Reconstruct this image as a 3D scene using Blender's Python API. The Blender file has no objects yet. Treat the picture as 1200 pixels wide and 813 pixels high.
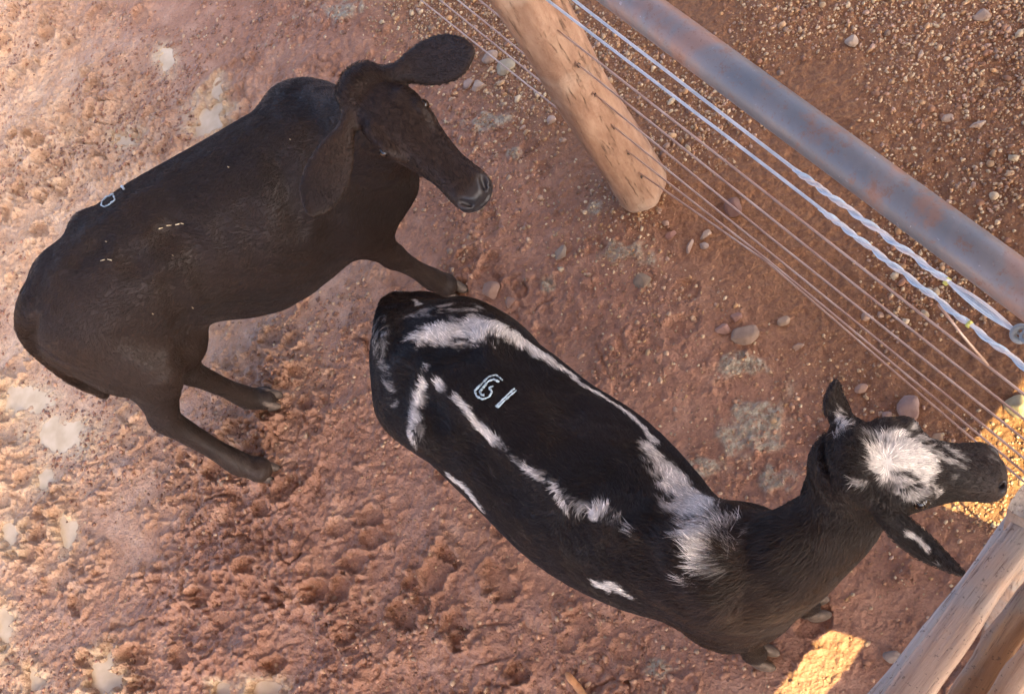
import bpy, math, random, time
import numpy as np
from mathutils import Vector
from mathutils.bvhtree import BVHTree
T0 = time.time()
S = bpy.context.scene
C = S.collection
rng = np.random.default_rng(7)
random.seed(7)

# ---------------------------------------------------------------- camera
F = 1200.0; CX, CY = 600.0, 551.0; H = 3.03          # measured on the 1200 x 813 photograph
_d = np.array([1120 - CX, -(884 - CY), -F]); _d /= np.linalg.norm(_d)
_Z = -_d; _X = np.array([1, 0, 0.]) - _Z[0] * _Z; _X /= np.linalg.norm(_X); _Y = np.cross(_Z, _X)
M = np.array([_X, _Y, _Z])
cam = bpy.data.cameras.new('camera'); co = bpy.data.objects.new('camera', cam); C.objects.link(co)
cam.sensor_width = 36; cam.lens = 36.0 * F / 1200; cam.shift_y = (CY - 406.5) / 1200
cam.clip_start = 0.05; cam.clip_end = 500
from mathutils import Matrix
mw = Matrix([list(M[0]) + [0], list(M[1]) + [0], list(M[2]) + [H], [0, 0, 0, 1]])
co.matrix_world = mw
S.camera = co

# ---------------------------------------------------------------- world, sun, exposure
SUN_EL = math.radians(40); SUN_H = np.array([0.768, -0.64]); SUN_H /= np.linalg.norm(SUN_H)
W = bpy.data.worlds.new("World"); S.world = W; W.use_nodes = True
nt = W.node_tree; nt.nodes.clear()
sky = nt.nodes.new('ShaderNodeTexSky'); sky.sky_type = 'NISHITA'; sky.sun_disc = False
sky.sun_elevation = SUN_EL; sky.sun_rotation = math.atan2(SUN_H[0], SUN_H[1])
sky.air_density = 0.42; sky.dust_density = 4.5; sky.ozone_density = 0.6
bg = nt.nodes.new('ShaderNodeBackground'); bg.inputs['Strength'].default_value = 0.15
wo = nt.nodes.new('ShaderNodeOutputWorld')
nt.links.new(sky.outputs[0], bg.inputs[0]); nt.links.new(bg.outputs[0], wo.inputs[0])
sl = bpy.data.lights.new('sun', 'SUN'); sl.energy = 3.2; sl.angle = math.radians(0.4); sl.color = (1.0, 0.87, 0.42)
so = bpy.data.objects.new('sun', sl); C.objects.link(so)
sdir = np.array([SUN_H[0] * math.cos(SUN_EL), SUN_H[1] * math.cos(SUN_EL), math.sin(SUN_EL)])
so.rotation_euler = Vector(sdir).to_track_quat('Z', 'Y').to_euler(); so.location = (4, -4, 6)
S.view_settings.view_transform = 'Standard'; S.view_settings.look = 'None'
S.view_settings.gamma = 1.0; S.view_settings.use_curve_mapping = False
S.view_settings.exposure = 2.72

# ---------------------------------------------------------------- helpers
def P(px, py, z):
    """place measured on the photograph -> point at height z"""
    r = M @ np.array([px - CX, -(py - CY), -F]); t = (z - H) / r[2]
    return np.array([r[0] * t, r[1] * t, z])
def raydir(px, py):
    r = M @ np.array([px - CX, -(py - CY), -F]); return r / np.linalg.norm(r)
def nrm(v):
    v = np.asarray(v, float); return v / (np.linalg.norm(v) + 1e-12)
def tag(o, label=None, cat=None, group=None, kind=None):
    if label: o['label'] = label
    if cat: o['category'] = cat
    if group: o['group'] = group
    if kind: o['kind'] = kind
    return o
def mesh_obj(name, V, Fc, mat, parent=None, smooth=True, cols=None):
    me = bpy.data.meshes.new(name)
    V = np.asarray(V, np.float32)
    if isinstance(Fc, np.ndarray):
        n = len(Fc); k = Fc.shape[1]
        me.vertices.add(len(V)); me.vertices.foreach_set('co', V.ravel())
        me.loops.add(n * k); me.loops.foreach_set('vertex_index', Fc.astype(np.int32).ravel())
        me.polygons.add(n); me.polygons.foreach_set('loop_start', np.arange(0, n * k, k, dtype=np.int32))
        me.update(calc_edges=True)
    else:
        me.from_pydata([tuple(map(float, v)) for v in V], [], [list(map(int, f)) for f in Fc]); me.update()
    if smooth: me.polygons.foreach_set('use_smooth', [True] * len(me.polygons))
    if cols:
        for an, arr in cols.items():
            arr = np.asarray(arr, np.float32)
            if arr.ndim == 1:
                a = me.attributes.new(an, 'FLOAT', 'POINT'); a.data.foreach_set('value', arr)
            else:
                if arr.shape[1] == 3: arr = np.concatenate([arr, np.ones((len(arr), 1), np.float32)], 1)
                a = me.attributes.new(an, 'FLOAT_COLOR', 'POINT'); a.data.foreach_set('color', arr.ravel())
    if mat: me.materials.append(mat)
    o = bpy.data.objects.new(name, me); C.objects.link(o)
    if parent is not None: o.parent = parent
    return o
def empty(name, loc=(0, 0, 0)):
    o = bpy.data.objects.new(name, None); C.objects.link(o); o.location = loc; o.empty_display_size = .1; return o
def keep(o, parent):
    """parent o (built in world coordinates) to an Empty without moving it"""
    o.parent = parent; o.matrix_parent_inverse = Matrix.Translation(-Vector(parent.location)); return o

class NB:
    def __init__(s, name):
        s.m = bpy.data.materials.new(name); s.m.use_nodes = True; s.t = s.m.node_tree; s.n = s.t.nodes; s.n.clear()
        s.out = s.n.new('ShaderNodeOutputMaterial'); s.p = s.n.new('ShaderNodeBsdfPrincipled'); s.l(s.p.outputs[0], s.out.inputs[0])
        s.tc = s.n.new('ShaderNodeTexCoord')
    def l(s, a, b): s.t.links.new(a, b)
    def node(s, t, **k):
        n = s.n.new(t)
        for a, v in k.items(): setattr(n, a, v)
        return n
    def noise(s, scale, detail=6, rough=.6, vec=None, dist=0):
        n = s.node('ShaderNodeTexNoise'); n.inputs['Scale'].default_value = scale; n.inputs['Detail'].default_value = detail
        n.inputs['Roughness'].default_value = rough; n.inputs['Distortion'].default_value = dist
        s.l(vec or s.tc.outputs['Object'], n.inputs['Vector']); return n.outputs['Fac']
    def voro(s, scale, feature='F1', vec=None, out='Distance'):
        n = s.node('ShaderNodeTexVoronoi', feature=feature); n.inputs['Scale'].default_value = scale
        s.l(vec or s.tc.outputs['Object'], n.inputs['Vector']); return n.outputs[out]
    def ramp(s, fac, stops):
        n = s.node('ShaderNodeValToRGB'); e = n.color_ramp.elements
        while len(e) < len(stops): e.new(0.5)
        for q, (p, c) in zip(e, stops): q.position = p; q.color = (*c, 1) if len(c) == 3 else c
        s.l(fac, n.inputs[0]); return n.outputs[0]
    def rng(s, fac, a, b, c, d):
        n = s.node('ShaderNodeMapRange'); n.inputs[1].default_value = a; n.inputs[2].default_value = b
        n.inputs[3].default_value = c; n.inputs[4].default_value = d; s.l(fac, n.inputs[0]); return n.outputs[0]
    def mix(s, fac, a, b, bt='MIX'):
        n = s.node('ShaderNodeMix', data_type='RGBA', blend_type=bt)
        for v, i in ((fac, 0), (a, 6), (b, 7)):
            if isinstance(v, (int, float)): n.inputs[i].default_value = v
            elif isinstance(v, tuple): n.inputs[i].default_value = (*v, 1)
            else: s.l(v, n.inputs[i])
        return n.outputs[2]
    def math(s, op, a, b=0.0, c=None):
        n = s.node('ShaderNodeMath', operation=op)
        for i, v in enumerate((a, b) if c is None else (a, b, c)):
            if isinstance(v, (int, float)): n.inputs[i].default_value = v
            else: s.l(v, n.inputs[i])
        return n.outputs[0]
    def attr(s, name, out='Color'):
        n = s.node('ShaderNodeAttribute', attribute_name=name); return n.outputs[out]
    def mapping(s, scale, rot=(0, 0, 0), vec=None):
        n = s.node('ShaderNodeMapping'); n.inputs['Scale'].default_value = scale; n.inputs['Rotation'].default_value = rot
        s.l(vec or s.tc.outputs['Object'], n.inputs['Vector']); return n.outputs[0]
    def bump(s, h, strength, dist, prev=None):
        n = s.node('ShaderNodeBump'); n.inputs['Strength'].default_value = strength; n.inputs['Distance'].default_value = dist
        s.l(h, n.inputs['Height'])
        if prev is not None: s.l(prev, n.inputs['Normal'])
        return n.outputs[0]
    def fin(s, col=None, rough=None, normal=None, spec=None):
        for v, k in ((col, 'Base Color'), (rough, 'Roughness'), (spec, 'Specular IOR Level')):
            if v is None: continue
            i = s.p.inputs[k]
            if isinstance(v, (int, float)): i.default_value = v
            elif isinstance(v, tuple): i.default_value = (*v, 1)
            else: s.l(v, i)
        if normal is not None: s.l(normal, s.p.inputs['Normal'])
        return s.m

_TAB = {}
def lattice_noise(x, y, freq, seed):
    """smooth value noise, any array shape"""
    if seed not in _TAB: _TAB[seed] = np.random.default_rng(seed).random((256, 256)).astype(np.float32)
    tab = _TAB[seed]
    u = x * freq + 1000.37 + seed * 7.3; v = y * freq + 1000.71 + seed * 3.1
    i = np.floor(u).astype(int); j = np.floor(v).astype(int); a = u - i; b = v - j
    a = a * a * (3 - 2 * a); b = b * b * (3 - 2 * b)
    i0 = i % 256; i1 = (i + 1) % 256; j0 = j % 256; j1 = (j + 1) % 256
    return (tab[i0, j0] * (1 - a) * (1 - b) + tab[i1, j0] * a * (1 - b) + tab[i0, j1] * (1 - a) * b + tab[i1, j1] * a * b) * 2 - 1
def sstep(a, b, x):
    t = np.clip((x - a) / (b - a), 0, 1); return t * t * (3 - 2 * t)

# ---------------------------------------------------------------- fence plane
base = P(752, 225, 0)
fd = np.array([0.64, -0.768, 0.]); fd /= np.linalg.norm(fd); fn = np.array([fd[1], -fd[0], 0])   # fn points into the pen
if fn[:2] @ (np.array([-1.2, 1.0]) - base[:2]) < 0: fn = -fn
def FP(px, py):
    r = raydir(px, py); o = np.array([0, 0, H]); t = ((base - o) @ fn) / (r @ fn); return o + r * t

# ---------------------------------------------------------------- ground
def spot(px, py): return P(px, py, 0)[:2]
# puddles: centre on the photo, half sizes in px
PUD = [(247, 137, 17, 20), (254, 106, 9, 12), (238, 152, 12, 8), (193, 68, 9, 11), (68, 509, 26, 14), (22, 468, 22, 13), (12, 625, 11, 17),
       (77, 623, 8, 14), (4, 738, 10, 24), (122, 792, 17, 22), (42, 798, 12, 12), (312, 806, 18, 10), (50, 560, 8, 10), (150, 165, 14, 8), (262, 806, 10, 8)]
gx = np.unique(np.concatenate([np.linspace(-70, -4.6, 26), np.arange(-4.6, 1.1, .0056), np.linspace(1.1, 70, 26)]))
gy = np.unique(np.concatenate([np.linspace(-70, -.6, 26), np.arange(-.6, 4.1, .0056), np.linspace(4.1, 70, 26)]))
def height(x, y, full=True):
    side = (np.stack([x, y], -1) - base[:2]) @ fn[:2]              # + inside the pen
    pen = sstep(-.15, .35, side)
    # the wettest, most trampled mud lies away from the fence
    wet = sstep(.45, 1.7, side + .25 * lattice_noise(x, y, 1.1, 3))
    h = .022 * lattice_noise(x, y, 1.3, 11) * pen + .012 * lattice_noise(x, y, 2.7, 12)
    n1 = lattice_noise(x, y, 9, 13); n2 = lattice_noise(x + .01 * n1, y, 19, 14); n3 = lattice_noise(x, y, 41, 15); n4 = lattice_noise(x, y, 83, 16)
    rid = 1 - np.abs(n2 + .5 * n3); rid2 = 1 - np.abs(n3 + .6 * n4)
    amp = .3 + .7 * wet
    n5 = lattice_noise(x, y, 61, 17); cr = 1 - np.abs(lattice_noise(x + .006 * n3, y + .006 * n4, 30, 18)); cl = sstep(.0, .5, lattice_noise(x, y, 4.3, 19) + .3 * n1)
    tr = sstep(-.25, .35, lattice_noise(x, y, 2.2, 23) + .7 * lattice_noise(x, y, 6.3, 24) + .3 * n1); amp = amp * (.75 + .95 * tr)
    h += pen * amp * (.015 * n1 + .010 * rid ** 3 + .0065 * rid2 ** 2 + .0045 * n4 + .004 * n5 + cl * (.008 * np.maximum(0, n3 + .4 * n4) + .010 * cr ** 4 * n2 - .016 * sstep(.86, .99, 1 - np.abs(lattice_noise(x + .02 * n1, y + .02 * n2, 11, 25)))))
    patch = sstep(-.1, .4, lattice_noise(x, y, 3.1, 21))            # smooth trodden patches
    h += (1 - pen) * (.003 * n2 + .003 * n3 + .002 * n4)
    h += pen * (1 - wet) * (.004 * np.maximum(n3, 0) * patch)
    return h, pen, wet
def carve(x, y, h, wet, pen):
    r = np.random.default_rng(5)
    # hoof prints
    for k in range(640):
        cx, cy = r.uniform(-4.6, .6), r.uniform(-.6, 4.2)
        s_ = float((np.array([cx, cy]) - base[:2]) @ fn[:2])
        if s_ < .12: continue
        deep = min(1, max(.18, (s_ - .2) / 1.1)); a = r.uniform(0, 6.28); rr = r.uniform(.028, .046); dp = r.uniform(.016, .042) * deep
        i0, i1 = np.searchsorted(gx, (cx - .13, cx + .13)); j0, j1 = np.searchsorted(gy, (cy - .13, cy + .13))
        X_ = x[i0:i1, j0:j1] - cx; Y_ = y[i0:i1, j0:j1] - cy
        u = X_ * math.cos(a) + Y_ * math.sin(a); v = -X_ * math.sin(a) + Y_ * math.cos(a)
        q = np.sqrt((u / (rr * 1.25)) ** 2 + (v / rr) ** 2) + .28 * lattice_noise(X_ + cx, Y_ + cy, 30, 31) + .2 * lattice_noise(X_ + cx, Y_ + cy, 80, 34)
        split = np.exp(-(v / .006) ** 2) * (u > 0) * .5                 # the ridge between the claws
        h[i0:i1, j0:j1] += -dp * (1 - sstep(.80, 1.04, q)) * (1 - split) + .011 * deep * np.exp(-((q - 1.22) / .16) ** 2) * 1.4
    # crumbs and clods of mud
    for k in range(3600):
        cx, cy = r.uniform(-4.6, .6), r.uniform(-.6, 4.2)
        s_ = float((np.array([cx, cy]) - base[:2]) @ fn[:2])
        if s_ < .15: continue
        rr = r.uniform(.006, .015) if k % 10 else r.uniform(.014, .024)
        i0, i1 = np.searchsorted(gx, (cx - 2 * rr, cx + 2 * rr)); j0, j1 = np.searchsorted(gy, (cy - 2 * rr, cy + 2 * rr))
        X_ = x[i0:i1, j0:j1] - cx; Y_ = y[i0:i1, j0:j1] - cy
        q = np.sqrt(X_ ** 2 + Y_ ** 2 * r.uniform(.7, 1.8)) / rr + .55 * lattice_noise(X_ + cx, Y_ + cy, 75, 32) + .4 * lattice_noise(X_ + cx, Y_ + cy, 130, 33)
        h[i0:i1, j0:j1] += rr * r.uniform(.35, .8) * np.sqrt(np.clip(1 - q * q, 0, 1))
    # dung and pale crusted lumps
    return h
Xg, Yg = np.meshgrid(gx, gy, indexing='ij')
Hg, PEN, WET = height(Xg, Yg)
Hg = carve(Xg, Yg, Hg, WET, PEN)
near = sstep(60, 5, np.maximum(np.abs(Xg), np.abs(Yg)))
PUDM = np.zeros_like(Hg); SOAK = np.zeros_like(Hg)
WATER_Z = -.012
for (px, py, a, b) in PUD:
    c0 = spot(px, py); ex = spot(px + a, py) - c0; ey = spot(px, py + b) - c0
    Minv = np.linalg.inv(np.array([ex, ey]).T)
    D = np.stack([Xg - c0[0], Yg - c0[1]], -1) @ Minv.T
    q = np.sqrt((D ** 2).sum(-1)) + .42 * lattice_noise(Xg, Yg, 19, 41) + .30 * lattice_noise(Xg, Yg, 44, 42)
    m = 1 - sstep(.6, 1.35, q)
    PUDM = np.maximum(PUDM, m); SOAK = np.maximum(SOAK, 1 - sstep(1.0, 2.6, q))
Hg = Hg * (1 - PUDM) + (WATER_Z - .016) * PUDM + (1 - PUDM) * SOAK * 0
Hg = np.where(PUDM < .02, np.maximum(Hg, WATER_Z + .0045), Hg)
PALE = np.zeros_like(Hg)                                           # pale greenish dung crusts
for (px, py, a, b) in [(880, 500, 38, 42), (868, 428, 28, 14), (602, 181, 14, 9), (905, 560, 22, 16), (820, 545, 18, 12), (700, 245, 14, 10), (575, 140, 30, 12),
                       (745, 300, 30, 14), (1010, 600, 12, 8), (640, 330, 12, 12), (390, 15, 34, 14), (770, 780, 16, 10)]:
    c0 = spot(px, py); ex = spot(px + a, py) - c0; ey = spot(px, py + b) - c0
    D = np.stack([Xg - c0[0], Yg - c0[1]], -1) @ np.linalg.inv(np.array([ex, ey]).T).T
    q = np.sqrt((D ** 2).sum(-1)) + .5 * lattice_noise(Xg, Yg, 14, 51) + .5 * lattice_noise(Xg, Yg, 37, 52)
    PALE = np.maximum(PALE, (1 - sstep(.55, 1.1, q)))
Hg += PALE * (.004 + .006 * np.maximum(0, lattice_noise(Xg, Yg, 60, 53)))
# mound of earth round the foot of the post
Hg += .012 * np.exp(-(((Xg - base[0]) ** 2 + (Yg - base[1]) ** 2) / .2 ** 2))
nx, ny = len(gx), len(gy)
idx = np.arange(nx * ny).reshape(nx, ny)
quads = np.stack([idx[:-1, :-1], idx[1:, :-1], idx[1:, 1:], idx[:-1, 1:]], -1).reshape(-1, 4)

b = NB('red_mud')
v = b.tc.outputs['Object']
wetA = b.attr('wet', 'Fac'); penA = b.attr('pen', 'Fac'); paleA = b.attr('pale', 'Fac'); soakA = b.attr('soak', 'Fac'); hA = b.attr('h', 'Fac')
big = b.noise(1.7, 5, .6); mid = b.noise(9, 6, .65); fine = b.noise(60, 7, .7); fin2 = b.noise(220, 4, .7)
mud = b.ramp(mid, [(0.25, (0.199, 0.087, 0.047)), (.46, (0.324, 0.152, 0.085)), (.58, (0.418, 0.216, 0.129)), (.74, (0.564, 0.337, 0.214))])
mud2 = b.ramp(big, [(.3, (0.293, 0.139, 0.078)), (.55, (0.376, 0.184, 0.112)), (.75, (0.481, 0.276, 0.176))])
mud = b.mix(.45, mud, mud2)
mud = b.mix(b.math('MULTIPLY', b.attr('slurry_light', 'Fac'), .75), mud, b.ramp(mid, [(.3, (0.496, 0.279, 0.150)), (.5, (0.657, 0.415, 0.240)), (.7, (0.818, 0.570, 0.350))]))  # pale clay slurry, plus the brighter open-sky light there painted into the colour
dry = b.ramp(fine, [(.25, (0.122, 0.049, 0.018)), (.5, (0.223, 0.096, 0.038)), (.75, (0.350, 0.177, 0.072))])
col = b.mix(penA, dry, mud)
crk = b.rng(b.noise(34, 6, .75), .36, .50, .55, 1.0)
col = b.mix(b.math('MULTIPLY', penA, .55), col, b.mix(1.0, col, crk, 'MULTIPLY'))
soakc = b.mix(b.rng(fine, .35, .65, 0, 1), (0.546, 0.367, 0.207), (0.651, 0.486, 0.297))
col = b.mix(b.math('MULTIPLY', soakA, b.rng(mid, .36, .6, .25, 1.0)), col, soakc)
palec = b.ramp(b.noise(70, 5, .7), [(.3, (.20, .155, .10)), (.5, (.36, .31, .21)), (.7, (.50, .47, .36))])
col = b.mix(b.math('MULTIPLY', paleA, b.rng(fine, .35, .55, .1, .9)), col, palec)
grit = b.rng(b.voro(190), .05, .22, 1, 0)
gsel = b.rng(b.noise(95, 2, .5), .56, .62, 0, 1)
col = b.mix(b.math('MULTIPLY', b.math('MULTIPLY', grit, gsel), .75), col, (.56, .38, .25))
rough = b.rng(mid, .3, .7, .78, .42)
rough = b.mix(wetA, (.8, .8, .8), rough)
film = b.rng(b.noise(4.2, 6, .7), .46, .54, 0, 1)                  # slick films of water on the trodden mud
rough = b.mix(b.math('MULTIPLY', film, b.math('MULTIPLY', wetA, .95)), rough, (.22, .22, .22))
bm_ = b.bump(fin2, .6, .0025); bm_ = b.bump(fine, 1.0, .010, bm_); bm_ = b.bump(b.voro(105), .6, .005, bm_); bm_ = b.bump(b.voro(48), .5, .008, bm_)
b.fin(col, rough, bm_, .5)
SL = sstep(.6, 2.2, (Xg * -.55 + Yg * .83) - .9 + .5 * lattice_noise(Xg, Yg, .9, 55) + .2 * lattice_noise(Xg, Yg, 5, 56)) * WET
ground = mesh_obj('ground', np.stack([Xg, Yg, Hg], -1).reshape(-1, 3), quads, b.m,
                  cols={'slurry_light': SL.ravel(), 'wet': WET.ravel(), 'pen': PEN.ravel(), 'pale': PALE.ravel(), 'soak': SOAK.ravel() * (WET.ravel() > .2), 'h': Hg.ravel()})
tag(ground, kind='structure')
def gz(x, y):
    i = min(max(np.searchsorted(gx, x), 0), nx - 1); j = min(max(np.searchsorted(gy, y), 0), ny - 1); return float(Hg[i, j])

# puddle water: one level sheet per puddle, clipped by the mud round it
b = NB('muddy_water')
b.fin(b.ramp(b.noise(14, 3, .5), [(.35, (.52, .38, .23)), (.65, (.64, .49, .32))]), .09, None, .5)
waterm = b.m
for pi_, (px, py, a, bb) in enumerate(PUD):
    c0 = spot(px, py); ex = spot(px + a, py) - c0; ey = spot(px, py + bb) - c0
    pts = [(*(c0 + 2.3 * (ex * math.cos(t) + ey * math.sin(t))), WATER_Z + .0007 * pi_ % .004) for t in np.linspace(0, 2 * math.pi, 28, endpoint=False)]
    o = mesh_obj('puddle', pts, [list(range(len(pts)))], waterm, smooth=False); tag(o, kind='structure')

# ---------------------------------------------------------------- stones
def rock(seed, n=2, flat=.6, rough=.22):
    """unit angular stone"""
    import bmesh
    bm = bmesh.new(); bmesh.ops.create_icosphere(bm, subdivisions=n, radius=1)
    r = np.random.default_rng(seed)
    V = np.array([v.co for v in bm.verts]); Fc = np.array([[v.index for v in f.verts] for f in bm.faces]); bm.free()
    for k in range(10):                                            # chop planes give the broken faces
        d = nrm(r.normal(size=3)); lim = r.uniform(.5, .82); q = V @ d
        V = V - np.outer(np.maximum(q - lim, 0), d)
    V = V * (1 + rough * .3 * r.normal(size=(len(V), 1)))
    V[:, 2] *= flat; V[:, 0] *= r.uniform(.9, 1.35)
    return V, Fc
ROCKS = [rock(k, 1, .62) for k in range(24)]
b = NB('gravel_stone')
ca = b.attr('col')
b.fin(b.mix(b.rng(b.noise(90, 4, .6), .35, .7, .0, .45), ca, b.mix(1.0, ca, (.62, .5, .42), 'MULTIPLY')), .72, b.bump(b.noise(140, 5, .65), .4, .003), .4)
stonem = b.m
PAL = np.array([(0.420, 0.258, 0.132), (0.493, 0.319, 0.170), (0.347, 0.180, 0.098), (0.546, 0.391, 0.230), (0.284, 0.144, 0.081), (0.441, 0.288, 0.196), (0.588, 0.453, 0.281), (0.315, 0.206, 0.136), (0.483, 0.278, 0.128)])
def scatter(name, n, where, smin, smax, power, seed, label, box=(-1.9, 1.0, .4, 3.2), mat=None, pal=None, sink=.18, cat='gravel'):
    r = np.random.default_rng(seed); VV = []; FF = []; CC = []; off = 0; k = 0; tries = 0
    while k < n and tries < n * 12:
        tries += 1
        x, y = r.uniform(*box[:2]), r.uniform(*box[2:])
        if r.random() > where(x, y): continue
        s_ = smin + (smax - smin) * r.random() ** power
        V, Fc = ROCKS[r.integers(len(ROCKS))]
        a = r.uniform(0, 6.28); t = r.uniform(-.5, .5); ca, sa = math.cos(a), math.sin(a); ct, st = math.cos(t), math.sin(t)
        R = np.array([[ca, -sa, 0], [sa, ca, 0], [0, 0, 1]]) @ np.array([[1, 0, 0], [0, ct, -st], [0, st, ct]])
        VV.append((V * s_) @ R.T + [x, y, gz(x, y) + s_ * sink]); FF.append(Fc + off); off += len(V)
        c = (PAL if pal is None else pal)[r.integers(len(PAL if pal is None else pal))] * r.uniform(.65, 1.15); CC.append(np.tile(c, (len(V), 1))); k += 1
    o = mesh_obj(name, np.concatenate(VV), np.concatenate(FF), mat or stonem, smooth=False, cols={'col': np.concatenate(CC)})
    tag(o, label, cat, kind='stuff'); return o
def fside(x, y): return float((np.array([x, y]) - base[:2]) @ fn[:2])
def w_out(x, y):
    s_ = fside(x, y); n = float(lattice_noise(np.array([x]), np.array([y]), 3.0, 61)[0])
    return max(0, min(1, .45 + .9 * n)) if s_ < .12 else max(0, (.55 - s_) / .55) * .5 * max(0, min(1, .6 + n))
def w_in(x, y):
    s_ = fside(x, y); n = float(lattice_noise(np.array([x]), np.array([y]), 2.0, 62)[0])
    return max(0, min(1, .35 + .8 * n)) * (.4 if s_ > .1 else 0)
scatter('gravel', 34000, w_out, .0022, .008, 2.4, 71, 'fine tan and rust gravel strewn over the red earth beyond the fence')
scatter('coarse_gravel', 1500, w_out, .007, .017, 2.8, 72, 'coarser angular gravel lying among the fine gravel')
PENBOX = (-4.2, .5, -.2, 3.9)
scatter('mud_grit', 4200, w_in, .0018, .0070, 2.5, 73, 'small grit and crumbs pressed into the mud of the pen', box=PENBOX)
b = NB('mud_crumb')
ca = b.attr('col')
b.fin(b.mix(b.rng(b.noise(70, 5, .7), .35, .65, 0, .6), ca, b.mix(1.0, ca, (.58, .5, .45), 'MULTIPLY')), b.rng(b.noise(20, 3), .4, .6, .35, .7), b.bump(b.noise(160, 5, .7), .7, .004), .5)
crumbm = b.m
MPAL = np.array([(0.308, 0.149, 0.081), (0.411, 0.209, 0.122), (0.257, 0.118, 0.064), (0.472, 0.267, 0.155), (0.349, 0.174, 0.101), (0.514, 0.337, 0.201)])
def w_cl(x, y):
    s_ = fside(x, y); n = float(lattice_noise(np.array([x]), np.array([y]), 2.6, 64)[0]) + .6 * float(lattice_noise(np.array([x]), np.array([y]), 9.0, 65)[0])
    z = gz(x, y)
    return 0 if s_ < .15 or z < WATER_Z + .003 else max(0.03, min(1, .25 + 1.1 * n))
scatter('mud_crumbs', 15000, w_cl, .003, .0125, 2.0, 74, 'wet crumbs of red mud churned up by hooves', PENBOX, crumbm, MPAL, .05, 'mud')
scatter('mud_clods', 650, w_cl, .008, .018, 2.2, 75, 'bigger clods of red mud kicked up by hooves', PENBOX, crumbm, MPAL, -.05, 'mud')

b = NB('field_stone')
ca = b.attr('col')
b.fin(b.mix(b.rng(b.noise(16, 6, .65), .35, .65, 0, .6), ca, b.mix(1.0, ca, (.55, .42, .36), 'MULTIPLY')), .75, b.bump(b.noise(45, 7, .7), .6, .006), .35)
fieldm = b.m
def stone(px, py, rpx, col, label, seed, flat=.55, group=None, ratio=1.0, ang=0):
    c = P(px, py, .01); pm = np.linalg.norm(P(px + 10, py, 0) - P(px, py, 0)) / 10
    s_ = rpx * pm; V, Fc = rock(seed, 3, flat, .05); V = V * [1, ratio, 1]
    ca, sa = math.cos(ang), math.sin(ang); V = V @ np.array([[ca, sa, 0], [-sa, ca, 0], [0, 0, 1]])
    o = mesh_obj('stone', V * s_, Fc, fieldm, smooth=False, cols={'col': np.tile(np.array(col) * [.80, .82, .80], (len(V), 1))})
    o.location = (c[0], c[1], gz(c[0], c[1]) + s_ * flat * .35); tag(o, label, 'stone', group); return o
stone(870, 391, 15, (.36, .25, .18), 'round brown stone beside two small reddish pebbles, left of the low wires', 101)
stone(848, 384, 8, (.42, .24, .18), 'small reddish pebble touching the left of the round brown stone', 102)
stone(862, 371, 7, (.36, .20, .15), 'smallest dull red pebble just above the round brown stone', 103)
stone(1067, 477, 18, (.40, .26, .21), 'large flat pinkish stone under the wires above the pied calf\'s head', 104, .5)
stone(1194, 474, 18, (.52, .42, .25), 'pale blocky stone lying in the sunlit patch at the right edge', 105, .8)
stone(1050, 769, 17, (.36, .28, .23), 'flat oval grey-brown stone between the sunlit patch and the wooden rails', 106, .3, None, .6, -.3)
stone(998, 46, 9, (.47, .36, .27), 'biggest pale stone of the little heap beyond the pipe near the top edge', 108, .8)
stone(1152, 14, 10, (.40, .29, .22), 'round tan stone near the top right corner', 109)
stone(1079, 62, 6, (.50, .36, .26), 'slim upright tan stone beyond the pipe right of the little heap', 110, .6, None, .5, 1.2)
stone(1146, 144, 9, (.50, .37, .28), 'broad pale triangular stone beyond the pipe at far right', 111, .5, None, .6)
stone(1110, 137, 6, (.46, .34, .25), 'small pale blocky stone left of the broad triangular one', 112)
stone(808, 288, 8, (.44, .31, .24), 'pointed pale shard of stone standing below the foot of the post', 113, .6, None, .5, 1.2)
stone(826, 275, 8, (.46, .34, .26), 'tan wedge of stone right of the pointed shard below the post', 114, .6, None, .55, .7)
stone(824, 287, 6, (.40, .30, .25), 'small grey-brown stone beside the pointed shard below the post', 115)
stone(786, 275, 6, (.46, .24, .17), 'small reddish stone just below the foot of the wooden post', 116)
stone(860, 243, 13, (.24, .13, .10), 'dark red-brown clod under the wires right of the post', 117, .6)
stone(573, 65, 9, (.45, .32, .24), 'flat grey stone between the raised ear and the post', 118, .5)
stone(560, 100, 8, (.48, .35, .26), 'pale grey pebble right of the black calf\'s brow', 119)
stone(548, 98, 6, (.43, .31, .25), 'small tan pebble nearest the black calf\'s brow', 120)
stone(592, 80, 11, (.46, .38, .26), 'broad yellowish stone beside the low wire near the post', 121, .4)
stone(646, 143, 6, (.50, .36, .28), 'lone pinkish pebble in the mud left of the post', 122)
stone(753, 330, 12, (.33, .24, .16), 'half buried greenish brown stone in the mud below the post', 123, .25)
stone(657, 296, 7, (.38, .28, .20), 'half buried oval pebble between the calves and the post', 124, .35, None, 1.4)
stone(575, 341, 11, (.36, .22, .16), 'muddy stone next to the black calf\'s front hoof', 125, .6)
stone(597, 355, 7, (.36, .21, .15), 'smaller muddy stone right of the front hoof', 126, .6)
stone(935, 404, 6, (.42, .27, .19), 'small stone left of the lowest wires midway down the fence', 127)
stone(918, 375, 7, (.44, .30, .20), 'tan pebble close under the lowest wire', 128)
stone(1010, 455, 7, (.44, .28, .20), 'small angular stone just left of the paired lowest wires', 129)
stone(1040, 486, 7, (.38, .25, .20), 'wedge shaped stone left of the large pinkish stone', 130)
stone(1100, 512, 8, (.50, .33, .20), 'orange-brown stone at the edge of the sunlit patch', 131, .5)

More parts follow.
